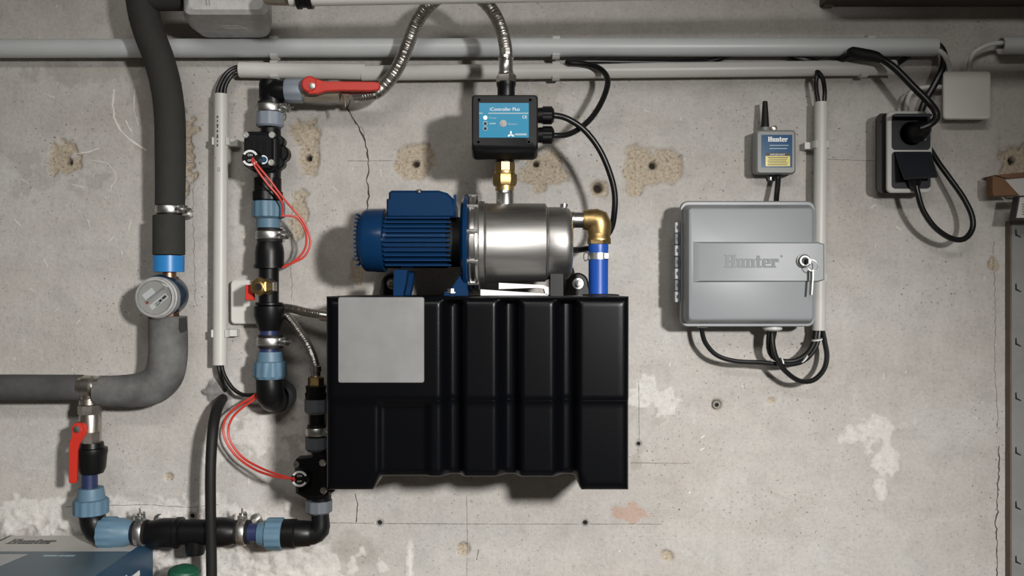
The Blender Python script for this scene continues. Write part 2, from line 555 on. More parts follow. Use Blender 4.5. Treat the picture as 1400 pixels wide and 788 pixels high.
mp2 = nt.nodes.new('ShaderNodeMapping'); mp2.inputs['Scale'].default_value = (2.2, 1.0, 0.8); mp2.inputs['Rotation'].default_value = (0, .6, 0)
nt.links.new(tc.outputs['Object'], mp2.inputs[0])
scr = ramp(noise(62, 2, .5, mp2.outputs[0], .5), [(.735, 0.0), (.765, 1.0)])
c4b = mixc(mul(scr, .75), c4a, (.70, .68, .64))
stk = ramp(noise(7, 5, .7, mp2.outputs[0], 1.2), [(.54, 0.0), (.70, 1.0)])
c4c = mixc(mul(stk, .22), c4b, (.60, .585, .56))
drk = ramp(noise(9, 6, .72, mp.outputs[0], .8), [(.56, 0.0), (.72, 1.0)])
c4 = mixc(mul(drk, .26), c4c, (.27, .25, .22))
sand = ramp(noise(190, 3, .7), [(.3, (.23, .18, .12)), (.5, (.41, .345, .26)), (.72, (.51, .445, .35))])
c5 = mixc(mul(attr('stain'), .28), c4, (.25, .225, .18))
c6 = mixc(mul(attr('rust'), .42), c5, (.46, .22, .12))
c7 = mixc(mul(attr('white'), .85), c6, ramp(noise(90, 4, .7), [(.3, (.53, .51, .475)), (.65, (.68, .66, .63))]))
c8 = mixc(mul(attr('tan'), .92), c7, sand)
c9 = mixc(attr('mortar'), c8, ramp(noise(70, 4, .7), [(.3, (.15, .145, .14)), (.7, (.25, .245, .235))]))
c10 = mixc(attr('pit'), c9, (.02, .017, .013))
nt.links.new(c10, P_.inputs['Base Color'])
bp = nt.nodes.new('ShaderNodeBump'); bp.inputs['Strength'].default_value = .7; bp.inputs['Distance'].default_value = .0022
hh = nt.nodes.new('ShaderNodeMath'); hh.operation = 'ADD'
nt.links.new(mul(noise(55, 6, .7), 1.0), hh.inputs[0]); nt.links.new(mul(noise(300, 3, .7), .45), hh.inputs[1])
hs = nt.nodes.new('ShaderNodeMath'); hs.operation = 'SUBTRACT'
nt.links.new(hh.outputs[0], hs.inputs[0]); nt.links.new(mul(pits, .6), hs.inputs[1])
nt.links.new(hs.outputs[0], bp.inputs['Height']); nt.links.new(bp.outputs[0], P_.inputs['Normal'])
me.materials.append(m)

def surf_y(px, py):
    """outermost wall surface depth near a pixel"""
    i = int(np.argmin(np.abs(zs - (H + (CY - py) * K)))); j = int(np.argmin(np.abs(xs - (px - CX) * K)))
    return float(depth[i, j])

def crack(pts, wpx, material='crack_dark', jit=1.2, name='crack'):
    """hairline crack: a thin ribbon that follows the uneven wall face"""
    Q = []
    for (a, b) in zip(pts[:-1], pts[1:]):
        n = max(2, int(math.hypot(b[0] - a[0], b[1] - a[1]) / 4))
        for k in range(n):
            t = k / n
            Q.append((a[0] + (b[0] - a[0]) * t + random.uniform(-jit, jit), a[1] + (b[1] - a[1]) * t + random.uniform(-jit, jit) * .4))
    Q.append(pts[-1])
    mb = MB(); rings = []
    for i, q in enumerate(Q):
        a = Q[max(0, i - 1)]; b = Q[min(len(Q) - 1, i + 1)]
        dx, dy = b[0] - a[0], b[1] - a[1]; L = math.hypot(dx, dy) or 1
        w_ = wpx * random.uniform(.35, 1.0) * .5
        nx_, ny_ = -dy / L * w_, dx / L * w_
        y = surf_y(*q)
        r = []
        for sgn, off in ((1, .0008), (1, -.0004), (-1, -.0004), (-1, .0008)):
            p = W(q[0] + sgn * nx_, q[1] + sgn * ny_, 0); p.y = y + off; r.append(p)
        rings.append(r)
    mb.loft(rings)
    return obj(name, mb, material, wall)

crack([(468, 134), (478, 152), (486, 168), (497, 186), (502, 205), (504, 228), (502, 248), (504, 268), (501, 292)], 2.6)
crack([(492, 172), (499, 180), (498, 192)], 1.3)
crack([(480, 136), (474, 150)], 1.3)
crack([(486, 675), (489, 690), (487, 714)], 1.6, jit=.6)
crack([(1358, 330), (1359, 360), (1361, 430), (1360, 500), (1363, 560), (1365, 590)], 1.0, 'joint_line')
crack([(1366, 610), (1366, 640), (1364, 660), (1364, 700), (1361, 715), (1364, 745), (1362, 788), (1363, 830)], 2.0)
crack([(265, 220), (264, 300), (268, 420)], .9, 'joint_line')
crack([(400, 260), (398, 330), (399, 410)], .9, 'joint_line')
crack([(445, 715), (520, 716), (640, 717), (800, 717), (905, 717)], 1.2, 'joint_line', .4, 'mortar_joint')
crack([(862, 633), (945, 634)], 1.1, 'joint_line', .4, 'mortar_joint')
crack([(476, 220), (545, 220)], 1.1, 'joint_line', .5, 'mortar_joint')
crack([(638, 678), (639, 730), (638, 800)], 1.1, 'joint_line', .4, 'mortar_joint')
crack([(873, 520), (874, 605)], 1.0, 'joint_line', .4, 'mortar_joint')
crack([(1130, 218), (1195, 220)], 1.1, 'joint_line', .5, 'mortar_joint')
crack([(654, 752), (652, 766)], 1.2, jit=.4)
crack([(90, 693), (200, 690), (260, 694), (300, 690)], 1.0, 'joint_line', 1.0)

for pts, w_ in (([(157, 122), (154, 140), (156, 160), (163, 176), (176, 190), (200, 206)], 3.2), ([(184, 122), (183, 150), (190, 172)], 1.2), ([(172, 165), (180, 180)], 2.4),
                ([(100, 211), (120, 208), (136, 203)], 2.0), ([(128, 219), (146, 223), (157, 234), (158, 246), (150, 262)], 1.2), ([(60, 128), (75, 134)], 1.2), ([(98, 252), (116, 257)], 1.2),
                ([(75, 426), (81, 421)], 1.3), ([(105, 443), (110, 437)], 1.5), ([(20, 300), (30, 310)], 1.2), ([(60, 352), (66, 366)], 1.3), ([(150, 330), (157, 322)], 1.3), ([(40, 395), (50, 399)], 1.2),
                ([(120, 300), (124, 312)], 1.2), ([(180, 300), (176, 315)], 1.2), ([(30, 245), (40, 252)], 1.3), ([(520, 232), (522, 242)], 1.6), ([(455, 255), (462, 262)], 1.2), ([(880, 150), (889, 154)], 1.4),
                ([(963, 596), (958, 600)], 2.4), ([(963, 613), (957, 616)], 2.4), ([(1330, 570), (1337, 573)], 2.2), ([(1190, 285), (1197, 280)], 1.5), ([(1225, 310), (1232, 315)], 1.6), ([(560, 752), (561, 790)], 4.5)):
    crack(pts, w_, 'scratch_white', .7, 'scratch')

def wall_plug(px, py, r):
    y = min(surf_y(px, py), 0.002)
    s = K
    c = W(px, py, 0); c.y = y + .004
    mb = MB(); mb.lathe(c, (0, -1, 0), [(0, r * s), (.0045, r * s), (.0055, r * s * .9), (.0055, r * s * .55), (.001, r * s * .5)], 18)
    o = obj('wall_plug', mb, 'plug_grey', wall)
    mb = MB(); mb.lathe(c + Vector((0, -.0012, 0)), (0, -1, 0), [(0, r * s * .54), (.0007, r * s * .54)], 14)
    obj('plug_hole', mb, 'pit_dark', o)
for q in ((519, 715, 6), (800, 715, 6), (873, 607, 5), (980, 554, 5.5), (263, 706, 6), (351, 707, 5)):
    wall_plug(*q)

# ------------------------------------------------------------------ rest of the cellar
struct('floor', MB().box((0, -1.8, -0.05), (5.0, 3.8, 0.1)), 'floor_concrete')
struct('ceiling', MB().box((0, -1.8, 2.65), (5.0, 3.8, 0.1)), 'room_plaster')
struct('wall_left', MB().box((-2.42, -1.8, 1.3), (0.1, 3.6, 2.6)), 'room_plaster')
struct('wall_right', MB().box((2.42, -1.8, 1.3), (0.1, 3.6, 2.6)), 'room_plaster')
struct('wall_front', MB().box((0, -3.62, 1.3), (5.0, 0.1, 2.6)), 'room_plaster')
# ================================================================== conduits
def clip(parent, px, py, d, rpx, horizontal=True, arm=0):
    """C-shaped snap clip round a conduit with a foot to the wall"""
    s = S(d); r = rpx * s
    c = W(px, py, d); mb = MB(); n = 22; hw = 5.0 * s
    prof = []
    for k in range(n + 1):
        a = math.radians(50 + (310 - 50) * k / n)    # opening faces the room
        prof.append((-math.cos(a), math.sin(a)))
    rings = []
    for (ca, sa) in prof:
        rg = []
        for w_, rr in ((-hw, r * 1.02), (hw, r * 1.02), (hw, r * 1.27), (-hw, r * 1.27)):
            if horizontal: rg.append(c + Vector((w_, ca * rr, sa * rr)))
            else: rg.append(c + Vector((sa * rr, ca * rr, w_)))
        rings.append(rg)
    mb.loft(rings)
    back = max(0.001, d - r * 1.2)
    sz = (hw * 2, back + .004, r * 1.1) if horizontal else (r * 1.1, back + .004, hw * 2)
    mb.box((c.x, -(back) / 2 - .001, c.z), sz)
    o = obj('clip', mb, 'clip_grey', parent)
    if arm:
        mb = MB(); q = W(px + arm, py, .012)
        mb.box(((q.x + c.x) / 2, -.012, c.z), (abs(q.x - c.x), .018, 9 * s)); obj('clip_arm', mb, 'clip_grey', o)
    return o

def conduit(label, p0, p1, d, rpx, material, clips, wall_t=.82):
    a = W(*p0, d); b = W(*p1, d); s = S(d)
    t = thing('conduit', label, 'conduit', a)
    mb = MB(); L = (b - a).length; r = rpx * s
    mb.lathe(a, b - a, [(.03, r * wall_t), (0, r * wall_t), (0, r), (L, r), (L, r * wall_t), (L - .03, r * wall_t)], 28)
    obj('pipe', mb, material, t)
    for cx_, cy_ in clips:
        hz_ = abs(p1[0] - p0[0]) > abs(p1[1] - p0[1])
        clip(t, cx_, cy_, d, rpx, hz_, 0 if hz_ else (25 if cx_ < 700 else -24))
    return t

conduit('thick blue-grey conduit running across the wall, the upper of the two horizontals', (-160, 66.5), (1279, 64), .030, 12.7,
        'conduit_blue_grey', [(376, 65.8), (760, 65.2), (1188, 64.2)])
conduit('short blue-grey conduit end at the right edge beyond the square junction box', (1368, 62), (1560, 61.5), .030, 12, 'conduit_blue_grey', [(1470, 61.8)])
conduit('thin grey conduit piece above the red-lever valve, left half of the lower run', (328, 95.5), (500, 98), .024, 10.6, 'conduit_grey_lit', [(376, 96)])
conduit('long thin grey conduit, right half of the lower horizontal run', (495, 100), (1223, 92.5), .024, 10.3, 'conduit_grey_lit', [(760, 97.3), (1180, 93)])
cl = conduit('grey vertical conduit with printed marks left of the valve column', (302.5, 129), (300.5, 499), .030, 9.7, 'conduit_grey', [(302, 194), (301, 456)])
for k in range(9):
    mb = MB(); q = W(297.5, 160 + k * 4.6 + (k % 3), .0418)
    mb.box(q, (.0030 - .0008 * (k % 2), .0010, .0038)); obj('printed_mark', mb, 'print_dark', cl)
mb = MB(); mb.lathe(W(296, 216, .0405), (0, -1, 0), [(0, .0022), (.0006, .0022)], 12); obj('printed_mark', mb, 'print_black', cl)
text_mesh('printed_mark', 'CE', .006, 'print_black', W(297.5, 229, .0425), cl, (PI / 2, PI / 2, 0))
conduit('grey vertical conduit behind the right edge of the large controller cabinet', (1122.5, 140), (1119.5, 452), .030, 8.9, 'conduit_grey', [(1122, 198), (1120, 380)])

# ================================================================== cables
def cable(label, pts, rpx, material='cable_black', name='cable', cat='cable', group=None, n=10):
    mb = MB(); ptube(mb, pts, rpx, n)
    return tag(obj(name, mb, material), label, cat, group)

gtl = 'cables bending out of the left vertical conduit'
for k, o_ in enumerate((-5, 0, 5)):
    cable(['outermost black cable bending between the two left conduit ends', 'middle black cable bending between the two left conduit ends',
           'innermost black cable bending between the two left conduit ends'][k],
          [(302 + o_, 140, .031), (302 + o_, 127, .031), (305 + o_ * .9, 115, .031), (313 + o_ * .7, 102 + o_ * .4, .030),
           (322 + o_ * .2, 96 + o_ * .7, .026), (336, 95 + o_ * .8, .024)], 2.7, group=gtl)
cable('black cable leaving the bottom of the left vertical conduit towards the red wires',
      [(303, 485, .03), (303, 499, .03), (307, 514, .035), (318, 531, .04), (332, 540, .043), (349, 540, .045)], 2.8)
cable('second black cable hanging from the left conduit into the grey mortar patch',
      [(299, 485, .03), (299, 499, .03), (301, 512, .03), (305, 524, .02), (308, 535, .004)], 2.8)
cable('thick black hose hanging down from the grey mortar patch past the lower pipe',
      [(305, 545, .005), (301, 551, .03), (296, 562, .055), (291, 590, .085), (288, 640, .10), (288, 700, .105), (289, 760, .105), (290, 840, .105)],
      [6.5, 7, 7.5, 7.5, 7.3, 7.3, 7.3, 7.3], 'rubber', 'black_hose', 'hose', n=16)
cable('black cable from the upper gland of the pump control box down behind the brass elbow',
      [(745, 158, .15), (758, 158, .15), (775, 162, .145), (798, 177, .14), (818, 202, .135), (832, 232, .13), (840, 262, .125), (840, 290, .12),
       (834, 316, .11), (815, 336, .11), (798, 341, .12), (780, 342, .14)], 4.2, n=14)
cable('black cable from the lower gland of the pump control box up between the conduits',
      [(745, 185, .15), (757, 185.5, .15), (776, 184, .14), (795, 174, .125), (812, 157, .11), (825, 134, .09), (831, 112, .07), (825, 98, .055),
       (811, 90, .047), (795, 87, .043), (776, 85.5, .042), (800, 84, .034), (860, 85, .028), (920, 85.5, .024), (960, 84, .014), (980, 82, .016)], 4.0, n=14)
cable('black cable stub between the conduits above the wireless receiver aerial', [(950, 90, .014), (964, 85, .018), (982, 80, .018), (1000, 74, .012)], 4.2)
cable('black cable stub between the conduits left of the fat black sleeve', [(1075, 74, .012), (1088, 79, .016), (1105, 82, .018), (1122, 88, .012)], 4.2)
t = thing('plug_cable', 'black cable with fat sleeve drooping from the conduits to the upper socket', 'cable', W(1180, 76, .06))
mb = MB(); ptube(mb, [(1138, 88, .012), (1150, 82, .030), (1162, 76, .045), (1185, 74, .058), (1200, 78, .062), (1222, 92, .07), (1248, 118, .08), (1270, 140, .09), (1279, 152, .098), (1280, 162, .10), (1270, 171, .10), (1258, 176, .096)], 5.0, 14)
obj('lead', mb, 'cable_black', t)
mb = MB(); ptube(mb, [(1158, 72, .052), (1164, 71.5, .055), (1176, 74, .058), (1188, 76, .06), (1198, 78, .062), (1206, 82, .065)], [3, 7.8, 8.4, 8.2, 7.4, 5.0], 16)
obj('sleeve', mb, 'rubber', t)
mb = MB(); mb.lathe(W(1249, 184, .058), (0.06, -1, .12), [(0, .0165), (.016, .0175), (.026, .0165), (.036, .012), (.040, .008)], 20)
obj('plug', mb, 'black_plastic', t)
cable('black cable crossing from the conduit end down behind the double socket',
      [(1262, 62, .028), (1279, 60, .030), (1290, 72, .032), (1289, 92, .03), (1278, 115, .025), (1264, 140, .018), (1257, 160, .014)], 4.6)
cable('short black cable showing under the upper conduit near its right end', [(1252, 66, .012), (1243, 75, .012), (1234, 82, .012), (1222, 90, .012)], 4.0)
cable('white cable from the upper conduit end into the top of the junction box', [(1262, 70, .036), (1278, 68, .038), (1290, 74, .038), (1296, 86, .036), (1298, 103, .028)], 3.4, 'white_plastic')
cable('white cable arching from the junction box to the right-hand conduit', [(1324, 102, .024), (1325, 88, .024), (1331, 73, .025), (1345, 64, .027), (1358, 60, .028), (1376, 58, .03)], 3.0, 'white_plastic')
cable('white cable from the left side of the junction box bending down to the sockets', [(1300, 119, .02), (1285, 119, .02), (1262, 120, .018), (1248, 125, .016), (1241, 136, .016), (1239, 156, .016)], 3.2, 'white_plastic')
cable('grey cable arc just above the top left of the double socket', [(1250, 126, .006), (1238, 130, .006), (1231, 140, .008), (1229, 156, .010)], 2.6, 'socket_frame')
t = thing('plug_cable', 'black cable looping from the lower socket down and back up behind it', 'cable', W(1252, 250, .07))
mb = MB(); ptube(mb, [(1252, 252, .070), (1255, 266, .070), (1262, 288, .068), (1278, 311, .065), (1300, 326, .06), (1318, 327, .058), (1329, 314, .055), (1329, 296, .052), (1318, 272, .045), (1300, 246, .036), (1284, 224, .024), (1272, 205, .012), (1266, 196, .010)], 3.9, 12)
obj('lead', mb, 'cable_black', t)
mb = MB(); lathe_px(mb, (1248, 232), (.12, 1), .066, [(0, 12), (10, 12), (16, 9.5), (23, 7), (26, 4)], 16)
obj('plug', mb, 'black_plastic', t)
cable('black cable hanging from the small aerial receiver into the controller cabinet', [(1064, 232, .03), (1064, 242, .03), (1063, 256, .035), (1061.5, 270, .04), (1061, 286, .05)], 3.7)
tr = 'cables looping out of the right vertical conduit top'
cable('left of two black cables joining the right vertical conduit to the upper run', [(1118.5, 152, .031), (1118.5, 140, .031), (1116, 122, .032), (1116, 108, .036), (1118, 99, .034), (1120, 94, .028)], 3.0, group=tr)
cable('right of two black cables joining the right vertical conduit to the upper run', [(1127, 152, .031), (1127, 140, .031), (1127.5, 124, .032), (1125, 108, .038), (1119, 99, .036), (1114, 97, .030)], 3.0, group=tr)
# loops under the cabinet
cable('black cable from the left cabinet gland sweeping right to the vertical conduit',
      [(959, 444, .05), (960, 455, .05), (965, 470, .05), (980, 486, .05), (1005, 494, .05), (1040, 496, .05), (1075, 499, .048), (1098, 494, .043), (1113, 479, .037), (1119, 462, .032), (1120, 445, .030)], 3.3)
cable('lowest black cable loop hanging between the middle gland and the vertical conduit',
      [(1056, 448, .052), (1056, 460, .056), (1057, 474, .060), (1062, 491, .062), (1074, 508, .062), (1093, 521, .058), (1112, 520, .052), (1126, 506, .044), (1130.5, 488, .038), (1128, 470, .033), (1124.5, 452, .030), (1124, 440, .030)], 3.5)
cable('upper black cable bundled between the middle gland and the vertical conduit',
      [(1052, 448, .05), (1051, 462, .05), (1051, 476, .048), (1056, 488, .046), (1070, 494, .044), (1088, 493, .042), (1103, 484, .038), (1112, 470, .034), (1115, 455, .031), (1116, 442, .03)], 3.5)
cable('dark cable tucked inside the bundle under the controller cabinet',
      [(1060, 448, .048), (1057, 464, .046), (1054, 480, .042), (1060, 491, .040), (1078, 497, .038), (1096, 490, .036), (1109, 476, .032), (1116, 460, .030), (1119, 442, .03)], 3.2)
for (px, py, a, lab) in ((1069, 496, 0.2, 'white cable tie on the left of the cable bundle under the cabinet'),
                         (1099, 491, -.7, 'white cable tie on the bend of the cable bundle under the cabinet'),
                         (1117, 465, -1.4, 'white cable tie just below the vertical conduit end')):
    mb = MB(); c = W(px, py, .043)
    ax = Vector((math.cos(a), 0, -math.sin(a) * -1))
    mb.lathe(c - ax * .0012, ax, [(0, .0066), (0, .0092), (.0024, .0092), (.0024, .0066)], 16)
    tag(obj('cable_tie', mb, 'white_plastic'), lab, 'cable tie', 'ties on the cable bundle')

# ================================================================== pipe clamps
def clamp(label, cx, cy, d, rpx, vertical=True, flip=1, lined=True, stud_to=None, group='steel pipe clamps'):
    s = S(d); t = thing('pipe_clamp', label, 'pipe clamp', W(cx, cy, d), group)
    ax = Vector((0, 0, 1)) if vertical else Vector((1, 0, 0))
    c = W(cx, cy, d); hb = 5.5 * s
    if lined:
        mb = MB(); mb.lathe(c - ax * (9 * s), ax, [(0, (rpx - 3) * s), (0, (rpx - .5) * s), (18 * s, (rpx - .5) * s), (18 * s, (rpx - 3) * s)], 28)
        obj('rubber_lining', mb, 'rubber', t)
    mb = MB(); mb.lathe(c - ax * hb, ax, [(0, rpx * s), (0.3 * s, (rpx + 1) * s), (1.6 * s, (rpx + 1.6) * s), (2 * hb - 1.6 * s, (rpx + 1.6) * s), (2 * hb - .3 * s, (rpx + 1) * s), (2 * hb, rpx * s)], 32)
    obj('strap', mb, 'zinc', t)
    # ears + screw on the side (vertical pipe) or on top (horizontal pipe)
    side = Vector((flip, -.35, 0)).normalized() if vertical else Vector((0.05, -.25, 1)).normalized()
    up = Vector((0, -1, 0)) if vertical else Vector((0, -1, 0))
    e2 = side.cross(ax).normalized()
    for sg in (-1, 1):
        mb = MB()
        R = Matrix((side, e2, ax)).transposed()
        mb.box(c + side * ((rpx + 5) * s) + e2 * (sg * 3.4 * s), (9 * s, 2.2 * s, 11 * s), R)
        obj('ear', mb, 'zinc', t)
    mb = MB(); q = c + side * ((rpx + 5.5) * s) - e2 * (9 * s) * 1
    mb.lathe(q, e2, [(0, 3.6 * s), (2.5 * s, 3.8 * s), (2.6 * s, 2.0 * s), (22 * s, 2.0 * s)], 12)
    obj('screw', mb, 'zinc', t)
    mb = MB()
    tip = c + side * ((rpx + 8) * s)
    mb.lathe(tip, side, [(0, 2.2 * s), (5 * s, 1.5 * s), (11 * s, 1.1 * s)], 8)
    obj('tongue', mb, 'zinc', t)
    mb = MB(); mb.lathe(Vector((c.x, -.0005, c.z)), (0, -1, 0), [(0, 9 * s), (.002, 9 * s), (.0021, 4 * s), (max(.006, d - rpx * s), 4 * s)], 14)
    obj('stud', mb, 'zinc', t)
    return t

# ================================================================== compression fittings (generic parts)
def part_v(name, mtl, parent, cx, d, prof, n=28, mod=None, rot=0.0):
    mb = MB(); V(mb, cx, d, prof, n, rot, mod); return obj(name, mb, mtl, parent)
def part_h(name, mtl, parent, cy, d, prof, n=28, mod=None, rot=0.0):
    mb = MB(); Hx(mb, cy, d, prof, n, rot, mod); return obj(name, mb, mtl, parent)
NR = ribs(12, .06, .3)

CD = .065      # depth of the valve column axis
cxx = 368
# --- ball valve with red lever at the top
t = thing('ball_valve', 'clear plastic ball valve with long red lever at the top of the column', 'valve', W(440, 124, .075))
part_h('union_nut', 'nut_grey_blue', t, 124, .075, [(391, 12), (391, 15.5), (393, 16, 1), (413, 16, 1), (416, 14), (416, 8)], 48, ribs(10, .06, .35))
part_h('body', 'pvc_clear', t, 125, .075, [(416, 9), (416, 15), (421, 15.5), (426, 14), (448, 14), (452, 15), (462, 15), (468, 13), (470, 10)], 28)
part_h('tail', 'nickel', t, 128, .075, [(468, 8), (468, 10.5), (476, 10.5), (477, 8.5), (486, 8.5), (486, 6)], 6)
mb = MB(); mb.lathe(W(427, 119, .092), (0, -1, 0), [(0, .0075), (.012, .0085), (.012, .0135), (.020, .0135), (.022, .011)], 24)
lv = obj('lever_hub', mb, 'red_lever', t)
mb = MB(); mb.lathe(W(427, 118, .1135), (0, -1, 0), [(0, .0062), (.003, .0055), (.0035, .003)], 6); obj('bolt', mb, 'zinc', lv)
mb = MB()
mb.prism(ppoly([(422, 108), (436, 109), (444, 112), (470, 112), (512, 112.5), (519, 114), (520, 119), (517, 124), (505, 125), (470, 124.5), (446, 125.5), (436, 129), (422, 129)], .108), -.1045, -.1125, .0015)
obj('lever', mb, 'red_lever', t)
mb = MB(); ptube(mb, [(462, 116, .094), (466, 128, .096), (471, 137, .097), (472, 146, .096)], 1.2, 6); obj('wire_loop', mb, 'copper', t)

# --- black elbow at the top of the column
t = thing('pipe_elbow', 'black plastic elbow at the top of the valve column', 'pipe elbow', W(375, 130, CD))
mb = MB(); ptube(mb, [(372, 150, CD), (372, 138, CD), (373, 128, .067), (380, 124, .072), (394, 124, .075)], [16, 16.5, 17, 15.5, 13], 24)
obj('body', mb, 'black_plastic', t)
part_v('collar', 'black_plastic', t, 371, CD, [(110, 13), (111, 15.5), (116, 16.5), (134, 16.5), (138, 15)], 28)
clamp('steel pipe clamp just under the top black elbow', 370, 149, CD, 17.5, True)
t = thing('union_nut', 'grey plastic union nut below the top pipe clamp', 'pipe fitting', W(369, 165, CD))
part_v('nut', 'nut_grey_blue', t, 369, CD, [(155, 14), (155, 18, 1), (168, 18, 1), (172, 18.6), (174.5, 16), (174.5, 12)], 48, ribs(10, .05, .35))

# --- solenoid valves
def solenoid_valve(label, cx, cy, d, coil, rot=0.0):
    """cx,cy: centre of the bonnet; bonnet faces the room, coil at its lower left"""
    t = thing('solenoid_valve', label, 'valve', W(cx, cy, d))
    s = S(d)
    part_v('barrel', 'black_plastic', t, cx + 10, d, [(cy - 34, 12), (cy - 34, 13.5), (cy - 24, 14), (cy - 18, 19), (cy + 18, 19), (cy + 24, 14), (cy + 34, 13.5), (cy + 34, 12)], 26)
    c = W(cx, cy, d)
    Rm = Matrix.Rotation(rot, 3, 'Y')
    def pl(pts): # rotated outline about the centre
        out = []
        for x, y in pts:
            v = Rm @ Vector((x * s, 0, -y * s)); out.append((c.x + v.x, c.z + v.z))
        return out
    o8 = [(-19, -28), (17, -28), (22, -24), (22, 24), (17, 28), (-6, 28), (-22, 18), (-22, -24)]
    mb = MB(); mb.prism(pl(o8), -d + .012, -d - .020, .003); obj('bonnet', mb, 'black_satin', t)
    mb = MB(); mb.prism(pl([(x * .86, y * .86) for x, y in o8]), -d - .019, -d - .027, .003); bn = obj('cover', mb, 'black_satin', t)
    for k in range(3):
        mb = MB(); mb.prism(pl([(-12 + k * 9, -14), (-9 + k * 9, -14), (-9 + k * 9, 4), (-12 + k * 9, 4)]), -d - .026, -d - .0285, .0006)
        obj('ridge', mb, 'black_satin', bn)
    for (x, y) in ((-17, -22), (18, -22), (17, 15)):
        v = Rm @ Vector((x * s, 0, -y * s))
        mb = MB(); mb.lathe(c + v + Vector((0, -.024, 0)), (0, -1, 0), [(0, 4.6 * s), (.004, 4.6 * s), (.005, 4 * s), (.005, 2.2 * s), (.004, 2.0 * s)], 16)
        sc = obj('screw', mb, 'zinc', t)
    # side lobes
    for yy in (-16, 14):
        v = Rm @ Vector((24 * s, 0, -yy * s))
        mb = MB(); mb.lathe(c + v + Vector((0, .006, 0)), (0, -1, 0), [(0, 7 * s), (.018, 7.5 * s), (.020, 6 * s)], 16); obj('lobe', mb, 'black_plastic', t)
    v = Rm @ Vector((24 * s, 0, 0))
    mb = MB(); mb.lathe(c + v + Vector((0, .012, 0)), (0, -1, 0), [(0, 12 * s), (.018, 12 * s), (.021, 10 * s)], 22); obj('lobe', mb, 'black_plastic', t)
    # coil
    fr = W(coil[0], coil[1], d + .0485)
    mb = MB(); mb.lathe(fr + Vector((0, .0335, 0)), (0, -1, 0), [(0, 13 * s), (.03, 12 * s), (.033, 11 * s)], 24); co_ = obj('coil', mb, 'black_plastic', t)
    for a0, a1 in ((25, 150), (205, 330)):
        mb = MB(); rings = []
        for k in range(15):
            a = math.radians(a0 + (a1 - a0) * k / 14)
            rings.append([fr + Vector((math.cos(a) * rr * s, yy, math.sin(a) * rr * s)) for rr, yy in ((7.8, 0), (10.6, 0), (10.6, -.0006), (7.8, -.0006))])
        mb.loft(rings); obj('white_arc', mb, 'print_white', co_)
    text_mesh('printed_mark', 'ON', .0052, 'print_white', fr + Vector((0, -.0003, .0030)), co_, align='CENTER')
    text_mesh('printed_mark', 'OFF', .0046, 'print_white', fr + Vector((0, -.0003, -.0058)), co_, align='CENTER')
    return t, fr

t1, f1 = solenoid_valve('black solenoid valve with blue sticker in the upper part of the column', 360, 210.5, .070, (342, 216))
mb = MB(); st = W(360, 218.5, .099)
mb.lathe(st, (0, -1, 0), [(0, .0075), (.0008, .0075)], 20); so = obj('sticker', mb, 'print_white', t1)
mb = MB(); mb.lathe(st + Vector((0.001, -.0008, 0)), (0, -1, 0), [(0, .0050), (.0004, .0050)], 18); obj('sticker_print', mb, 'label_blue', so)
t2, f2 = solenoid_valve('black solenoid valve low down at the left edge of the black tank', 429, 652, .085, (409.5, 655), rot=-.06)

# --- red wires
gw = 'thin red valve wires'
d0 = .118
cable('red wire from the upper valve coil bowing out right of the column', [(345, 216, d0), (352, 226, d0), (370, 248, .112), (388, 272, .10), (402, 288, .09), (414, 302, .085), (422, 320, .08), (424, 335, .08), (417, 350, .082), (404, 358, .085), (388, 364, .086)], 1.5, 'red_wire', 'red_wire', 'wire', gw, 8)
cable('red wire hanging straighter beside the upper valve then curling out', [(344, 219, d0), (350, 230, d0), (366, 252, .112), (380, 268, .105), (387, 282, .098), (386, 295, .095), (392, 295, .093), (406, 298, .088), (416, 312, .084), (419, 330, .08), (414, 346, .082), (400, 359, .086), (386, 366, .086)], 1.5, 'red_wire', 'red_wire', 'wire', gw, 8)
cable('outer red wire looping from the elbow down to the lower valve', [(356, 533, .06), (345, 543, .06), (324, 556, .058), (310, 570, .056), (305, 587, .056), (310, 606, .058), (325, 626, .062), (348, 642, .075), (372, 651, .10), (388, 654, .12), (402, 654, .134)], 1.7, 'red_wire', 'red_wire', 'wire', gw, 8)
cable('inner red wire looping from the elbow down to the lower valve', [(357, 536, .06), (348, 546, .06), (331, 558, .058), (318, 571, .056), (312, 588, .056), (316, 606, .058), (332, 626, .062), (354, 639, .075), (376, 648, .10), (390, 652, .12), (403, 657, .134)], 1.7, 'red_wire', 'red_wire', 'wire', gw, 8)

# --- the column below the upper valve
t = thing('compression_fitting', 'black collar with light blue nut under the upper solenoid valve', 'pipe fitting', W(367, 270, CD))
part_v('collar', 'black_plastic', t, 366, CD, [(236, 12), (236, 14), (244, 14.5), (244, 18, 1), (262, 18, 1), (263, 20, 1), (274, 20, 1), (276, 16)], 48, ribs(8, .05, .4))
part_v('nut', 'nut_blue', t, 367, CD, [(276, 14), (276, 20.5, 1), (279, 21, 1), (297, 21, 1), (299, 18), (300, 16.5), (312, 15.5), (312, 12)], 48, NR)
clamp('steel pipe clamp below the upper light blue nut', 369, 322, CD, 17.5, True)
t = thing('compression_coupling', 'long black coupling with drain tap branch in the middle of the column', 'pipe fitting', W(367, 390, CD))
part_v('upper_cap', 'black_plastic', t, 368.5, CD, [(330, 13), (330, 16), (338, 18.5), (345, 19.5), (362, 19.5), (362, 21), (367, 21), (368, 15)], 32)
part_v('body', 'black_satin', t, 367.5, CD, [(366, 12), (366, 13.5), (418, 13.5), (418, 12)], 28)
part_v('flange', 'black_plastic', t, 368, CD, [(413, 13), (414, 18.5), (417, 18.5), (418, 14)], 28)
part_v('lower_cap', 'black_plastic', t, 368, CD, [(418, 14), (419, 20.5), (432, 20.5), (446, 16), (452, 14), (452, 11)], 32)
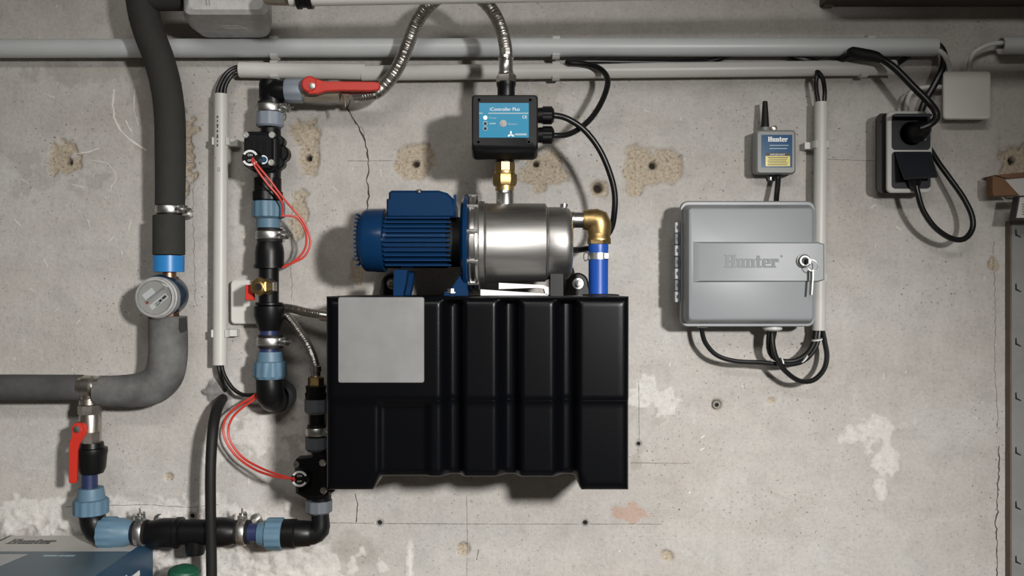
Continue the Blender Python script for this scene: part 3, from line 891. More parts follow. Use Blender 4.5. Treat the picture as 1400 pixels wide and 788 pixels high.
t = thing('drain_tap', 'small brass drain tap with red lever sticking out of the black coupling', 'tap', W(360, 393, .09))
mb = MB(); mb.lathe(W(370, 392, .078), (-.22, -1, 0), [(0, .014), (.012, .014), (.014, .012)], 6); obj('steel_nut', mb, 'nickel', t)
mb = MB(); mb.lathe(W(365, 392, .09), (-.22, -1, 0), [(0, .0125), (.018, .0125), (.018, .0155), (.028, .0155), (.030, .013)], 6); b_ = obj('body', mb, 'brass', t)
p_ = W(352, 393, .118)
mb = MB(); mb.lathe(p_ + Vector((.004, .004, 0)), (-.22, -1, 0), [(0, .010), (.008, .010), (.009, .0085), (.009, .006), (.004, .0055)], 18); sp = obj('spout', mb, 'brass', t)
mb = MB(); mb.lathe(p_ + Vector((.002, -.0005, 0)), (-.22, -1, 0), [(0, .0056), (.0015, .0056)], 14); obj('opening', mb, 'pit_dark', sp)
mb = MB(); mb.prism(ppoly([(336, 390), (347, 389), (348, 411), (336, 411)], .092), -.088, -.096, .0015); obj('lever', mb, 'red_lever', t)
t = thing('pe_pipe', 'short dark blue pipe between the black coupling and the lower light blue nut', 'pipe', W(367, 465, CD))
part_v('pipe', 'pipe_blue', t, 367.5, CD, [(448, 12.5), (486, 12.5)], 24)
clamp('steel pipe clamp below the long black coupling', 370, 467, CD, 17, True)
t = thing('elbow_fitting', 'light blue nut and black elbow turning into the wall at the column foot', 'pipe fitting', W(368, 520, CD))
part_v('nut', 'nut_blue', t, 369, CD, [(481, 12), (481, 16), (492, 18), (494, 18), (495, 21, 1), (514, 21.5, 1), (518, 19.5)], 48, NR)
mb = MB(); ptube(mb, [(368, 514, CD), (369, 528, CD), (370, 540, .062), (374, 546, .045), (380, 546, .025), (383, 545, .004)], [18, 18.5, 19, 18, 16, 16], 26); obj('elbow', mb, 'black_plastic', t)
t = thing('wall_sleeve', 'grey plastic sleeve in the wall behind the black elbow at the column foot', 'pipe sleeve', W(385, 540, .01))
mb = MB(); mb.lathe(W(385, 540, 0), (0, -1, 0), [(0, .021), (.0, .027), (.030, .027), (.031, .021), (.006, .021)], 32); obj('ring', mb, 'nut_grey', t)

# --- flat plate behind the column
mb = MB(); mb.prism(prect(318, 383, 373, 443, .006, 6), -.001, -.018, .002)
tag(obj('cover_plate', mb, 'junction'), 'flat light grey rounded cover plate behind the brass drain tap', 'cover plate')

# --- braided hoses
BR = lambda s_, a: 1 + .05 * math.sin(s_ * 1500 + 5 * a) * math.sin(s_ * 1500 - 5 * a) + .02 * math.sin(s_ * 1500)
def braided(label, pts, rpx, ends):
    t = thing('braided_hose', label, 'hose', W(*pts[0]))
    mb = MB(); ptube(mb, pts, rpx, 20, .0011, BR); obj('braid', mb, 'braid', t)
    for (a, b, prof, n) in ends:
        mb = MB(); A = W(*a); B = W(*b); mb.lathe(A, B - A, [(q * .001, r * .001) for q, r in prof], n); obj('ferrule', mb, 'steel_bright', t)
    return t
t = braided('thick braided steel hose arching from the red-lever valve to the pump control box',
        [(490, 131, .075), (503, 130, .076), (518, 124, .078), (535, 106, .082), (549, 82, .088), (560, 54, .096), (570, 30, .106), (586, 8, .12), (608, -8, .135), (632, -13, .15), (655, -4, .16), (674, 16, .165), (686, 42, .168), (691, 64, .17), (692, 82, .17)],
        9.0, [((484, 131, .075), (520, 125, .078), [(0, 9.5), (0, 11.5), (24, 11.5), (26, 10)], 20),
              ((691.5, 76, .17), (692, 110, .17), [(0, 11), (1, 12.6), (5, 12.6), (6, 11), (8, 12), (10, 11), (24, 11), (26, 12), (30, 12)], 24)])
mb = MB(); V(mb, 692, .17, [(101, 11), (104, 14), (114, 14), (118, 11)], 6, .26); obj('hex_nut', mb, 'nickel', t)
braided('thin braided hose from the black tank going left behind the column', [(449, 432, .09), (436, 430, .088), (418, 427, .082), (402, 423, .070), (388, 421, .055), (376, 420, .035)], 5.8,
        [((438, 431, .09), (452, 433, .09), [(0, 7.5), (0, 9.5), (14, 9.5), (14, 11), (20, 11)], 20)])
braided('thin braided hose dropping from behind the column to the lower black fitting', [(384, 426, .050), (394, 434, .055), (408, 452, .064), (420, 470, .072), (428, 488, .078), (432, 503, .08), (432, 516, .08)], 5.4,
        [((432, 500, .08), (432, 520, .08), [(0, 8), (1, 9.5), (10, 9.5), (11, 8), (18, 8)], 20)])

# --- lower column at the left edge of the tank
LD = .085
t = thing('threaded_adapter', 'brass and black hose adapter with grey nut beside the tank edge', 'pipe fitting', W(432, 540, LD))
part_v('brass_nipple', 'brass', t, 432, LD, [(515, 8), (517, 11), (527, 11), (528, 8)], 6)
part_v('adapter', 'black_plastic', t, 432, LD, [(526, 10), (528, 14), (536, 13), (538, 15), (547, 14), (548, 12)], 28)
part_v('nut', 'nut_grey', t, 433, LD, [(546, 12), (546, 16, 1), (562, 16, 1), (566, 13)], 48, ribs(10, .05, .35))
part_v('pipe', 'black_plastic', t, 433, LD, [(562, 11), (610, 11)], 24)
clamp('steel pipe clamp half hidden by the left edge of the tank', 433, 590, LD, 13, True, 1)
t = thing('union_nut', 'dark grey union nut above the lower solenoid valve', 'pipe fitting', W(433, 606, LD))
part_v('nut', 'nut_grey', t, 433, LD, [(598, 11), (598, 15, 1), (613, 15, 1), (617, 12)], 48, ribs(10, .05, .35))
t = thing('elbow_fitting', 'black elbow with grey nut under the lower solenoid valve', 'pipe fitting', W(437, 705, LD))
part_v('nut', 'nut_grey', t, 436, LD, [(684, 14), (684, 17.5, 1), (699, 17.5, 1), (702, 14)], 48, ribs(10, .05, .35))
mb = MB(); ptube(mb, [(437, 698, LD), (438, 712, LD), (437, 724, LD), (428, 730, LD), (412, 730, LD), (400, 730, LD)], [12, 12.5, 14, 15, 16, 17], 26); obj('elbow', mb, 'black_plastic', t)
part_h('socket', 'black_plastic', t, 730, LD, [(388, 14), (388, 19.5), (404, 20), (406, 18), (424, 17), (428, 14)], 30)

# --- bottom horizontal run
BD = .080
t = thing('compression_nut', 'light blue nut at the right end of the bottom pipe run', 'pipe fitting', W(370, 730, BD))
part_h('nut', 'nut_blue', t, 730, .083, [(352, 12), (354, 15), (365, 18), (366, 20.5, 1), (386, 20.5, 1), (389, 18)], 48, NR)
part_h('pipe', 'pipe_blue', t, 728.5, .082, [(338, 12.5), (360, 12.5)], 24)
clamp('steel pipe clamp right of the thick black hose on the bottom pipe', 332, 728, BD, 17, False)
t = thing('tee_fitting', 'black tee coupling in the bottom pipe run crossing behind the thick hose', 'pipe fitting', W(265, 728, BD))
part_h('left_cap', 'black_plastic', t, 729, BD, [(198, 12), (200, 15.5), (212, 18), (222, 20), (240, 20), (242, 21.5), (248, 21.5), (250, 17)], 32)
part_h('body', 'black_satin', t, 728, BD, [(248, 15), (248, 17), (292, 17), (292, 15)], 28)
part_v('branch', 'black_plastic', t, 267, BD, [(728, 13), (752, 13.5), (758, 12), (759, 9)], 26)
part_h('right_cap', 'black_plastic', t, 728, BD, [(290, 17), (291, 20), (306, 20), (316, 18), (324, 15), (324, 12)], 32)
clamp('steel pipe clamp left of the black tee beside the light blue nut', 193, 728, BD, 17, False)
t = thing('elbow_fitting', 'black elbow between two light blue nuts above the carton', 'pipe fitting', W(135, 725, BD))
mb = MB(); ptube(mb, [(126, 700, .078), (127, 712, .078), (133, 724, .079), (144, 730, .08)], [17, 17, 18, 18], 24); obj('elbow', mb, 'black_plastic', t)
part_h('nut', 'nut_blue', t, 728.5, BD, [(138, 16), (139, 20.5, 1), (157, 20.5, 1), (159, 20), (172, 19), (181, 14), (181, 12)], 48, NR)
part_h('pipe', 'pipe_blue', t, 728, BD, [(176, 12.5), (212, 12.5)], 24)
part_v('upper_nut', 'nut_blue', t, 124.5, .078, [(667, 12), (667, 16), (680, 18), (682, 18), (683, 21.5, 1), (702, 21.5, 1), (704, 18)], 48, NR)
t = thing('pe_adapter', 'black adapter with short dark blue pipe under the nickel valve', 'pipe fitting', W(124, 640, .076))
part_v('collar', 'black_plastic', t, 125.5, .076, [(605, 10), (605, 15), (612, 16), (613, 20), (618, 20.5), (622, 19.5), (640, 18), (647, 15), (648, 12)], 32)
part_v('pipe', 'pipe_blue', t, 122.5, .077, [(645, 10.5), (676, 10.5)], 22)

# --- nickel valve
t = thing('ball_valve', 'nickel ball valve with short red lever hanging below the insulated pipe', 'valve', W(122, 575, .072))
part_h('tee', 'nickel', t, 529, .074, [(108, 9), (109, 13), (113, 13), (115, 15.5), (127, 15.5), (130, 12), (132, 14.5), (138, 14.5), (138, 9)], 28)
part_v('neck', 'nickel', t, 121.5, .074, [(526, 11), (543, 11), (546, 10), (547, 12.5), (553, 12.5), (554, 9)], 24)
part_v('upper_hex', 'nickel', t, 123, .072, [(553, 10), (554, 15.5), (566, 15.5), (567, 13.5)], 8, None, .2)
part_v('valve_body', 'nickel', t, 123.5, .072, [(566, 13.5), (572, 14.5), (590, 14.5), (592, 13)], 24)
part_v('lower_hex', 'nickel', t, 123.5, .073, [(590, 12), (591, 14.5), (606, 14.5), (607, 11)], 8, None, .2)
mb = MB(); mb.lathe(W(116, 582, .085), (-.75, -1, 0), [(0, .0075), (.012, .0075), (.013, .006)], 14); obj('stem', mb, 'nickel', t)
mb = MB(); mb.prism(ppoly([(101, 580), (107, 578), (116, 580), (119, 586), (117, 594), (109, 606), (106, 616), (105, 658), (103, 661), (95, 661), (94, 658), (95, 606), (99, 594), (98, 586)], .104), -.1000, -.1055, .001)
lv = obj('lever', mb, 'red_lever', t)
mb = MB(); mb.lathe(W(106, 587, .1055), (0, -1, 0), [(0, .006), (.0035, .006), (.004, .003)], 6); obj('nut', mb, 'zinc', lv)

# ================================================================== insulated pipes at the left
t = thing('insulated_pipe', 'dark foam-insulated pipe curving down from the top left of the wall', 'pipe', W(232, 280, .085))
mb = MB(); ptube(mb, [(196, -60, .12), (193, -20, .115), (195, 10, .11), (203, 42, .10), (217, 80, .09), (227, 118, .085), (232, 158, .082), (233, 200, .08), (233, 240, .08), (232.5, 281, .08)],
                 [21, 21, 20.5, 20.5, 20.3, 20.2, 20.2, 20.2, 19.8, 19.3], 32); obj('foam_sleeve', mb, 'foam_dark', t)
part_h('side_sleeve', 'foam_dark', t, -4, .112, [(196, 12), (200, 18.5), (252, 18.5), (252, 12)], 32)
part_v('inner_pipe', 'rubber', t, 232, .08, [(278, 16), (300, 16)], 28)
clamp('steel clamp between the two dark foam sleeves above the blue tape', 232, 287, .08, 17, True, 1, False)
t = thing('insulated_pipe', 'short dark foam sleeve with blue tape collar above the water meter', 'pipe', W(231, 320, .08))
mb = MB(); V(mb, 231, .08, [(295, 14), (295, 20.5), (297, 21), (348, 21), (349, 20), (349, 12)], 32); obj('foam_sleeve', mb, 'foam_dark', t)
part_v('tape_collar', 'tape_blue', t, 230.5, .08, [(350, 18), (350, 20.8), (372, 20.6), (372, 12)], 36)
part_v('copper_pipe', 'copper', t, 231, .08, [(345, 9.5), (392, 9.5)], 22)
# water meter
t = thing('water_meter', 'round water meter with clear cap and blue housing', 'water meter', W(232, 405, .05))
mb = MB(); mb.lathe(W(233, 404, .048), (0, -1, 0), [(0, .024), (.006, .034), (.022, .0355), (.038, .0355), (.044, .0345), (.044, .030)], 40); obj('housing', mb, 'meter_blue', t)
mb = MB(); V(mb, 231, .07, [(378, 12), (380, 14), (392, 14), (420, 14), (432, 14), (436, 12)], 8); obj('connector', mb, 'copper', t)
fc = W(214, 407, .100)
mb = MB(); mb.lathe(fc + Vector((.003, .012, 0)), (0, -1, 0), [(0, .0335), (.010, .0345), (.020, .0345), (.021, .0325), (.026, .0325), (.027, .0285), (.022, .0280)], 40); obj('clear_ring', mb, 'cast_grey', t)
mb = MB(); mb.lathe(fc + Vector((.002, -.004, 0)), (0, -1, 0), [(0, .0284), (.0062, .0284)], 36); dl = obj('dial', mb, 'carton_white', t)
Rm = Matrix.Rotation(math.radians(-38), 3, 'Y')
for (x, z, w_, h_, mm) in ((.002, .004, .040, .0035, 'cast_grey'), (-.004, .011, .020, .010, 'print_white'), (.001, -.009, .034, .009, 'print_white'), (.004, -.0095, .005, .004, 'print_black'), (-.003, -.012, .008, .0015, 'print_dark'), (-.003, -.009, .008, .0012, 'print_dark'), (.012, -.009, .008, .004, 'print_dark'), (-.015, .001, .005, .003, 'red_wire')):
    mb = MB(); v = Rm @ Vector((x, 0, z)); mb.box(fc + Vector((.002, -.0104, 0)) + v, (w_, .0006 if mm != 'print_black' and mm != 'print_dark' else .0012, h_), Rm)
    obj('dial_print', mb, mm, dl)
mb = MB(); mb.lathe(fc + Vector((.002, -.0125, 0)), (0, -1, 0), [(0, .0282), (.0015, .0282), (.0030, .024)], 36); obj('clear_cap', mb, 'clear_cap', t)
# worn elbow
t = thing('insulated_pipe', 'worn grey foam-insulated elbow below the water meter', 'pipe', W(228, 500, .07))
mb = MB(); ptube(mb, [(229.5, 433, .07), (230, 460, .07), (229.5, 490, .07), (224, 514, .07), (208, 529, .07), (185, 534, .07), (160, 535, .07), (134, 534.5, .07)], [25, 25.5, 25.5, 25.5, 25, 23, 21.5, 20.5], 34)
obj('foam_sleeve', mb, 'foam_worn', t)
mb = MB(); mb.prism(ppoly([(246, 435), (254, 434), (255, 452), (248, 455), (245, 449)], .088), -.086, -.0905, .0006); obj('notch', mb, 'foam_dark', t)
t = thing('insulated_pipe', 'straight grey foam-insulated pipe leaving through the left edge', 'pipe', W(60, 530, .066))
part_h('foam_sleeve', 'foam_mid', t, 530, .066, [(-160, 14), (-160, 17.5), (20, 17.8), (112, 17.5), (116, 16.5), (116, 11), (108, 10)], 32)

# ================================================================== box and white pipe at the very top
t = thing('valve_housing', 'pale grey cast housing at the top edge beside the dark insulated pipe', 'housing', W(310, 10, .12))
mb = MB()
rg = []
for (x0, y0, x1, y1, d, r) in ((280, -60, 362, 52, .030, 10), (272, -60, 370, 51, .05, 12), (258, -60, 372, 41, .085, 12), (251, -60, 369, 28, .12, 9), (252, -60, 367, 20, .152, 9), (258, -56, 360, 13, .160, 9)):
    rg.append([Vector((x, -d, z)) for x, z in prect(x0, y0, x1, y1, d, r, 5)])
mb.loft(rg); hb_ = obj('body', mb, 'housing_grey', t)
for k in range(2):
    mb = MB(); mb.box(W(281 + k * 4, -8, .1605), (.0016, .0016, .035), Matrix.Rotation(-.12, 3, 'Y')); obj('ridge', mb, 'cast_grey', hb_)
def under(px, py, d): return W(px, py, d)
a_, b_, c_, e_ = W(301, 33.5, .103), W(328, 34.5, .103), W(339, 39.5, .088), W(309, 39.5, .088)
mb = MB(); nn = Vector((0, -.4, -.9)); mb.loft([[p + nn * .0006 for p in (a_, b_, c_, e_)], [p + nn * .0012 for p in (a_, b_, c_, e_)]]); lb = obj('sticker', mb, 'junction', t)
t = thing('white_pipe', 'white pipe with black clamp running along the top edge of the picture', 'pipe', W(640, -5, .25))
mb = MB(); A = W(396, -4.5, .25); B = W(1620, -25, .25); s = S(.25)
mb.lathe(A, B - A, [(0, 8 * s), (0, 13 * s), ((B - A).length, 13 * s), ((B - A).length, 8 * s)], 30); obj('pipe', mb, 'white_pipe', t)
mb = MB(); A2 = W(366, -5, .215); mb.lathe(A2, W(402, -4.5, .25) - A2, [(k * .0025, (.0135 if k % 2 else .0115)) for k in range(22)], 22); obj('threaded_end', mb, 'nickel', t)
mb = MB(); A3 = W(406, -4.7, .25); mb.lathe(A3, B - A, [(0, .0150), (0, .0185), (.006, .0185), (.007, .0165), (.014, .0165), (.015, .0185), (.023, .0185), (.023, .015)], 26); obj('black_clamp', mb, 'black_plastic', t)
# ================================================================== black tank
TF = .300; TB = .012
def tank():
    t = thing('water_tank', 'large ribbed black plastic water tank under the pump', 'tank', W(652, 674, .2))
    s = S(TF)
    ol = [(444, 406), (861, 405.5), (861, 673), (795, 673), (787, 655), (518, 655), (509, 673), (444, 673)]
    xs_ = sorted(set([444, 446, 448.5, 452, 456] + list(np.arange(460, 846, 3.0)) + [849, 853, 856.5, 859, 861]))
    ys_ = sorted(set([405.5, 407.5, 410, 413, 416] + list(np.arange(420, 640, 5.0)) + [643, 646.5, 649.5, 652, 655, 658, 662, 665, 668, 671, 673]))
    def bottom(x):
        if x <= 509 or x >= 795: return 673
        if x < 518: return 673 + (655 - 673) * (x - 509) / 9
        if x > 787: return 655 + (673 - 655) * (x - 787) / 8
        return 655
    def dist(x, y):
        q = min(x - 444, 861 - x, y - 405.5)
        for (a, b) in zip(ol, ol[1:] + ol[:1]):
            dx, dy = b[0] - a[0], b[1] - a[1]
            u = max(0, min(1, ((x - a[0]) * dx + (y - a[1]) * dy) / (dx * dx + dy * dy)))
            q = min(q, math.hypot(x - a[0] - u * dx, y - a[1] - u * dy))
        return max(q, 0)
    def sm(e0, e1, v):
        u = max(0, min(1, (v - e0) / (e1 - e0))); return u * u * (3 - 2 * u)
    def relief(x, y):
        r = 0.0
        for c, hw in ((618, 19), (695, 20), (774, 20)):
            u_ = (x - c) / hw
            g = 0 if abs(u_) > 1 else (1 - sm(.0, 1.0, abs(u_)) if u_ < 0 else 1 - sm(.35, 1.0, u_))
            r = max(r, g)
        r *= sm(409, 416, y)
        low = sm(546, 552, y)
        r = r * .020
        r += low * .003
        if x < 590: r = max(r, 0.010 * sm(548, 556, y) * sm(512, 522, x) * (1 - sm(580, 592, x)))
        return r
    R = .012
    rows = []
    for j, y in enumerate(ys_):
        row = []
        for x in xs_:
            yy = y
            if y > 640:      # squeeze the last rows to the local bottom edge
                yy = 640 + (y - 640) * (bottom(x) - 640) / (673 - 640)
            q = dist(x, yy) * s
            fil = 0 if q >= R else R - math.sqrt(max(0, R * R - (R - q) ** 2))
            d = TF - fil - relief(x, yy)
            v = W(x, yy, TF); v.y = -d
            row.append(v)
        rows.append(row)
    mb = MB(); nxn = len(xs_); nyn = len(ys_)
    vs_ = [v for row in rows for v in row]
    fs = [(j * nxn + i, j * nxn + i + 1, (j + 1) * nxn + i + 1, (j + 1) * nxn + i) for j in range(nyn - 1) for i in range(nxn - 1)]
    bd = [i for i in range(nxn)] + [j * nxn + nxn - 1 for j in range(1, nyn)] + [(nyn - 1) * nxn + i for i in range(nxn - 2, -1, -1)] + [j * nxn for j in range(nyn - 2, 0, -1)]
    n0 = len(vs_)
    vs_ += [Vector((vs_[k].x, -TB, vs_[k].z)) for k in bd]
    m_ = len(bd)
    for i in range(m_):
        j = (i + 1) % m_
        fs.append((bd[i], n0 + i, n0 + j, bd[j]))
    fs.append(tuple(n0 + i for i in range(m_)))
    mb.add(vs_, fs)
    obj('shell', mb, 'tank_black', t, 60)
    mb = MB(); mb.prism(prect(462.5, 406.5, 580, 523.5, TF, 3), -TF + .002, -TF - .0018, .0008)
    obj('label_plate', mb, 'plate_alu', t, label='blank brushed aluminium plate')
    # seam
    mb = MB()
    P = [W(x, 548.5, TF) for x in range(597, 861, 3)]
    rg = []
    for p, x in zip(P, range(597, 861, 3)):
        y = -(TF - relief(x, 548.5)) + .0005
        rg.append([Vector((p.x, y, p.z - .0009)), Vector((p.x, y - .0014, p.z - .0004)), Vector((p.x, y - .0014, p.z + .0004)), Vector((p.x, y, p.z + .0009))])
    mb.loft(rg); obj('seam', mb, 'tank_black', t)
    zt = W(600, 405.5, TF).z
    for px in (536, 790):
        dB = .045
        q = W(px, 388, dB)
        mb = MB()
        r = 15 * S(dB)
        o_ = [(q.x - r * 1.25, zt - .004), (q.x + r * 1.25, zt - .004)] + [(q.x + r * math.cos(a), q.z + r * math.sin(a)) for a in np.linspace(-.1, PI + .1, 14)]
        mb.prism(o_, -.002, -dB, .003); br = obj('mounting_lug', mb, 'black_plastic', t)
        mb = MB(); mb.lathe(Vector((q.x, -dB + .0005, q.z)), (0, -1, 0), [(0, .0095), (.0018, .0095), (.002, .006), (.006, .006)], 20); obj('washer', mb, 'zinc', br)
        mb = MB(); mb.lathe(Vector((q.x, -dB - .001, q.z)), (0, -1, 0), [(0, .0062), (.006, .0062), (.007, .005)], 6); obj('bolt', mb, 'zinc', br)
    return zt
ZT = tank()

# ================================================================== pump on top
PD = .170; AY = 331
s = S(PD)
t = thing('water_pump', 'blue electric pump with stainless steel body standing on the black tank', 'pump', Vector((W(640, 400, PD).x, -PD, ZT)))
# motor
part_h('motor_body', 'motor_blue', t, AY, PD, [(520, 30), (522, 36), (612, 36), (614, 30)], 40)
fc_ = part_h('fan_cover', 'motor_blue', t, AY - 2, PD, [(491, 30), (493, 36), (499, 41.5), (503, 43), (527, 43.5), (528, 41), (528, 34)], 44)
for k in range(13):
    mb = MB(); a = -PI / 2 + (k - 6) * .2
    z_ = (k - 6) * 5.6
    h_ = math.sqrt(max(0, 40 ** 2 - z_ ** 2))
    c = W(491.5, AY - 2 - z_, PD); mb.box(c, (.004, 2 * h_ * s * .9, .0028)); obj('grille_bar', mb, 'motor_blue', fc_)
for k in range(11):
    yy = 300.5 + k * 6.3
    h_ = math.sqrt(max(0, 44 ** 2 - (yy - AY) ** 2))
    a_ = W(531, yy, PD); b_ = W(619 - (0 if k else 2), yy, PD)
    mb = MB(); mb.box(((a_.x + b_.x) / 2, -PD, a_.z), (b_.x - a_.x, 2 * h_ * s, 2.1 * s)); obj('fin', mb, 'motor_blue', t)
mb = MB(); a_ = W(530, 298, PD); b_ = W(622, 298, PD)
mb.prism(ppoly([(529, 298), (529, 273), (532, 272), (532, 264), (536, 261), (600, 261), (612, 264.5), (620, 272), (623, 280), (623, 298)], PD + .03), -PD + .035, -PD - .038, .004)
tb = obj('terminal_box', mb, 'motor_blue', t)
mb = MB(); mb.lathe(W(573, 263, PD + .038), (0, -.3, 1), [(0, .004), (.004, .004), (.0045, .0025)], 12); obj('screw', mb, 'zinc', tb)
mb = MB(); mb.box(W(622, 278, PD + .036), (.004, .003, .026)); obj('edge_strip', mb, 'motor_blue', tb)
# foot of motor
mb = MB(); zb = ZT
for sg in (-1, 1):
    pts = [(545, 370), (563, 370), (561, 386), (557, 403.5), (544, 403.5)]
    o_ = [(W(x, y, PD).x, max(zb, W(x, y, PD).z) if y < 403 else zb) for x, y in pts]
    yc = -PD + sg * .045
    mb = MB(); mb.prism(o_, yc + .012, yc - .012, .001); obj('motor_foot', mb, 'motor_blue', t)
part_h('end_shield', 'rubber', t, AY, PD, [(612, 30), (613, 34), (636, 34), (636, 20)], 36)
# flange
part_h('flange', 'motor_blue', t, AY + 2, PD, [(630, 34), (632, 60), (636, 66.5), (640, 67.5), (641.5, 66), (641.5, 40)], 56)
mb = MB()
o_ = [(W(x, y, PD).x, zb if y > 402 else W(x, y, PD).z) for x, y in ((640, 358), (634, 360), (630, 378), (618, 397), (610, 399), (610, 403), (641, 403))]
mb.prism(o_, -PD + .06, -PD - .045, .001); ff = obj('flange_foot', mb, 'motor_blue', t)
mb = MB(); mb.lathe(W(617, 397.5, PD + .042), (0, 0, 1), [(-.004, .009), (-.002, .009), (-.0019, .006), (.003, .006)], 8); obj('foot_bolt', mb, 'zinc', ff)
st = part_h('clamp_ring', 'steel_bright', t, AY + 1, PD, [(641.5, 50), (641.5, 63), (644, 65), (646, 63), (650, 63), (652, 65), (655, 64), (656, 58)], 60)
for k in range(10):
    a = 2 * PI * k / 10 + .18
    q = W(640, AY + 1, PD) + Vector((0, -math.cos(a) * 62.5 * s, math.sin(a) * 62.5 * s))
    mb = MB(); mb.lathe(q, (1, 0, 0), [(0, .0042), (.016, .0042), (.018, .0035)], 8); obj('bolt', mb, 'zinc', st)
part_h('casing', 'steel', t, AY + 1, PD, [(654, 40), (654, 55.5), (657, 57), (663, 56), (664, 53), (665.5, 54.5), (667, 53.5), (745, 53.5), (746.5, 52), (747, 45)], 64)
part_h('casing_end', 'steel', t, AY + 2, PD, [(745, 40), (745.5, 49.5), (748, 50.5), (749, 49), (751, 49.5), (771, 49.5), (777, 47.5), (780.5, 43), (781.5, 36), (779, 20)], 64)
part_v('outlet_pipe', 'steel_bright', t, 690.5, PD, [(256, 9), (256, 12.2), (264, 12.2), (265, 12.6), (266, 12.2), (283, 12.2)], 30)
part_h('inlet_pipe', 'steel_bright', t, 301, PD, [(778, 10), (782, 11.5), (785, 11.5), (785.5, 10.8), (800, 10.8), (800, 8)], 28)
mb = MB(); V(mb, 771, PD, [(279, 4), (279, 5.5), (283, 5.5), (283, 4), (288, 4)], 12); obj('vent_screw', mb, 'steel_bright', t)
mb = MB(); mb.lathe(W(779, 372, PD + .01), (1, 0, .2), [(0, .006), (.006, .006), (.007, .004)], 8); obj('drain_screw', mb, 'rubber', t)
mb = MB(); c = W(760, 390, PD); mb.box((c.x, c.y, (W(0, 374, PD).z + zb) / 2), (17 * s, .06, W(0, 374, PD).z - zb)); obj('pump_foot', mb, 'black_plastic', t)

# white folded paper
t = thing('folded_paper', 'white folded paper wedged under the steel pump body', 'paper', W(700, 400, .25))
pd = .252
def sheet(p, th=.0012, back=.06):
    mb = MB(); q = [W(x, y, pd) for x, y in p]
    rings = []
    for v, dd in zip(q, (0,) * len(q)):
        rings.append([v, v + Vector((0, back, 0)), v + Vector((0, back, th)), v + Vector((0, 0, th))])
    mb.loft(rings); return mb
zf = ZT + .0006
def pz(x, y): return (x, y)
mb = MB()
for y_front, pts in ((pd, [(657, 404.2), (657, 396), (749, 402), (749, 404.2)]),):
    o_ = [(W(x, y, y_front).x, max(W(x, y, y_front).z, zf)) for x, y in pts]
    mb.prism(o_, -y_front + .05, -y_front)
obj('lower_leaf', mb, 'paper', t)
mb = MB(); o_ = [(W(x, y, pd).x, W(x, y, pd).z) for x, y in ((682, 387), (682, 395.5), (735, 393.5), (744, 395), (746, 403), (750, 403), (750, 393), (742, 390))]
mb.prism(o_, -pd + .05, -pd); obj('upper_leaf', mb, 'paper', t)

# brass union
t = thing('brass_union', 'brass union fitting between the pump outlet and the control box', 'pipe fitting', W(690, 240, PD))
part_v('upper_hex', 'brass', t, 690, PD, [(222, 10), (223, 14.5), (234, 14.5), (235, 13)], 8, None, .3)
part_v('ring', 'brass', t, 690, PD, [(234, 12), (235, 14.5), (238, 14.5), (239, 13)], 28)
part_v('union_nut', 'brass', t, 690, PD, [(238, 12), (239, 17), (241, 17.6), (250, 17.6), (254, 16), (255, 12)], 8, None, .3)
part_v('tail', 'brass', t, 690, PD, [(253, 11), (254, 13), (261, 12.8), (262, 10)], 28)

# pump control box
t = thing('pump_controller', 'black pump control box with turquoise display panel above the pump', 'control box', W(690, 175, PD))
FD = .218
mb = MB(); rg = []
def cring(x0, y0, x1, y1, d, r): return [Vector((x, -d, z)) for x, z in prect(x0, y0, x1, y1, d, r, 4)]
mb.loft([cring(652, 140, 728, 214, .128, 5), cring(647, 134, 733, 219, .140, 6), cring(645, 130.5, 735, 218, .190, 6), cring(645, 130, 735.5, 206, .214, 5), cring(647, 131.5, 733.5, 200, FD, 4)])
body = obj('body', mb, 'black_satin', t)
for (x, y) in ((655, 137), (725, 137), (654, 194.5), (723, 194.5)):
    mb = MB(); mb.lathe(W(x, y, FD - .001), (0, -1, 0), [(0, .0034), (.0016, .0034), (.0016, .002), (.001, .002)], 14); obj('screw', mb, 'rubber', t)
part_v('upper_neck', 'black_plastic', t, 692, PD, [(112, 10), (113, 13.5), (118, 13), (120, 12), (136, 12)], 26)
part_v('lower_neck', 'black_plastic', t, 690, PD, [(210, 14), (222, 13), (225, 12)], 26)
for yy in (158, 185):
    gl = part_h('cable_gland', 'black_plastic', t, yy, .15, [(728, 10), (736, 10.5), (742, 11), (742, 11.5, 1), (754, 11.5, 1), (757, 9), (758, 5)], 36, ribs(9, .08, .4))
mb = MB(); mb.prism(prect(655, 141, 723, 188.5, FD), -FD + .001, -FD - .0012, .0002); dp = obj('display', mb, 'screen_blue', t, label='turquoise printed display panel')
YF = FD + .0013
def ptxt(sx_, px, py, size_px, m_, align='LEFT', par=dp, d=YF, **k):
    return text_mesh('printed_text', sx_, size_px * S(d), m_, W(px, py, d), par, align=align, **k)
ptxt('iController Plus', 690, 151.5, 6.4, 'print_white', 'CENTER')
for (x0, x1) in ((655, 660), (667.5, 722.5)):
    mb = MB(); mb.prism(prect(x0, 154.2, x1, 155.8, YF), -YF + .0002, -YF - .0002); obj('printed_line', mb, 'print_grey', dp)
for k, yy in enumerate((161, 169, 176)):
    mb = MB(); mb.lathe(W(663.5, yy, YF), (0, -1, 0), [(0, 3.2 * S(YF)), (.0006, 3.2 * S(YF))], 18); li = obj('indicator_rim', mb, 'print_grey', dp)
    mb = MB(); mb.lathe(W(663.5, yy, YF + .0005), (0, -1, 0), [(0, 2.3 * S(YF)), (.0008, 2.0 * S(YF))], 16); obj('indicator_lamp', mb, 'led_green' if k == 0 else 'led_dark', li)
ptxt('Power', 668.5, 162.5, 4, 'print_grey'); ptxt('Restart', 695, 170.8, 4, 'print_grey')
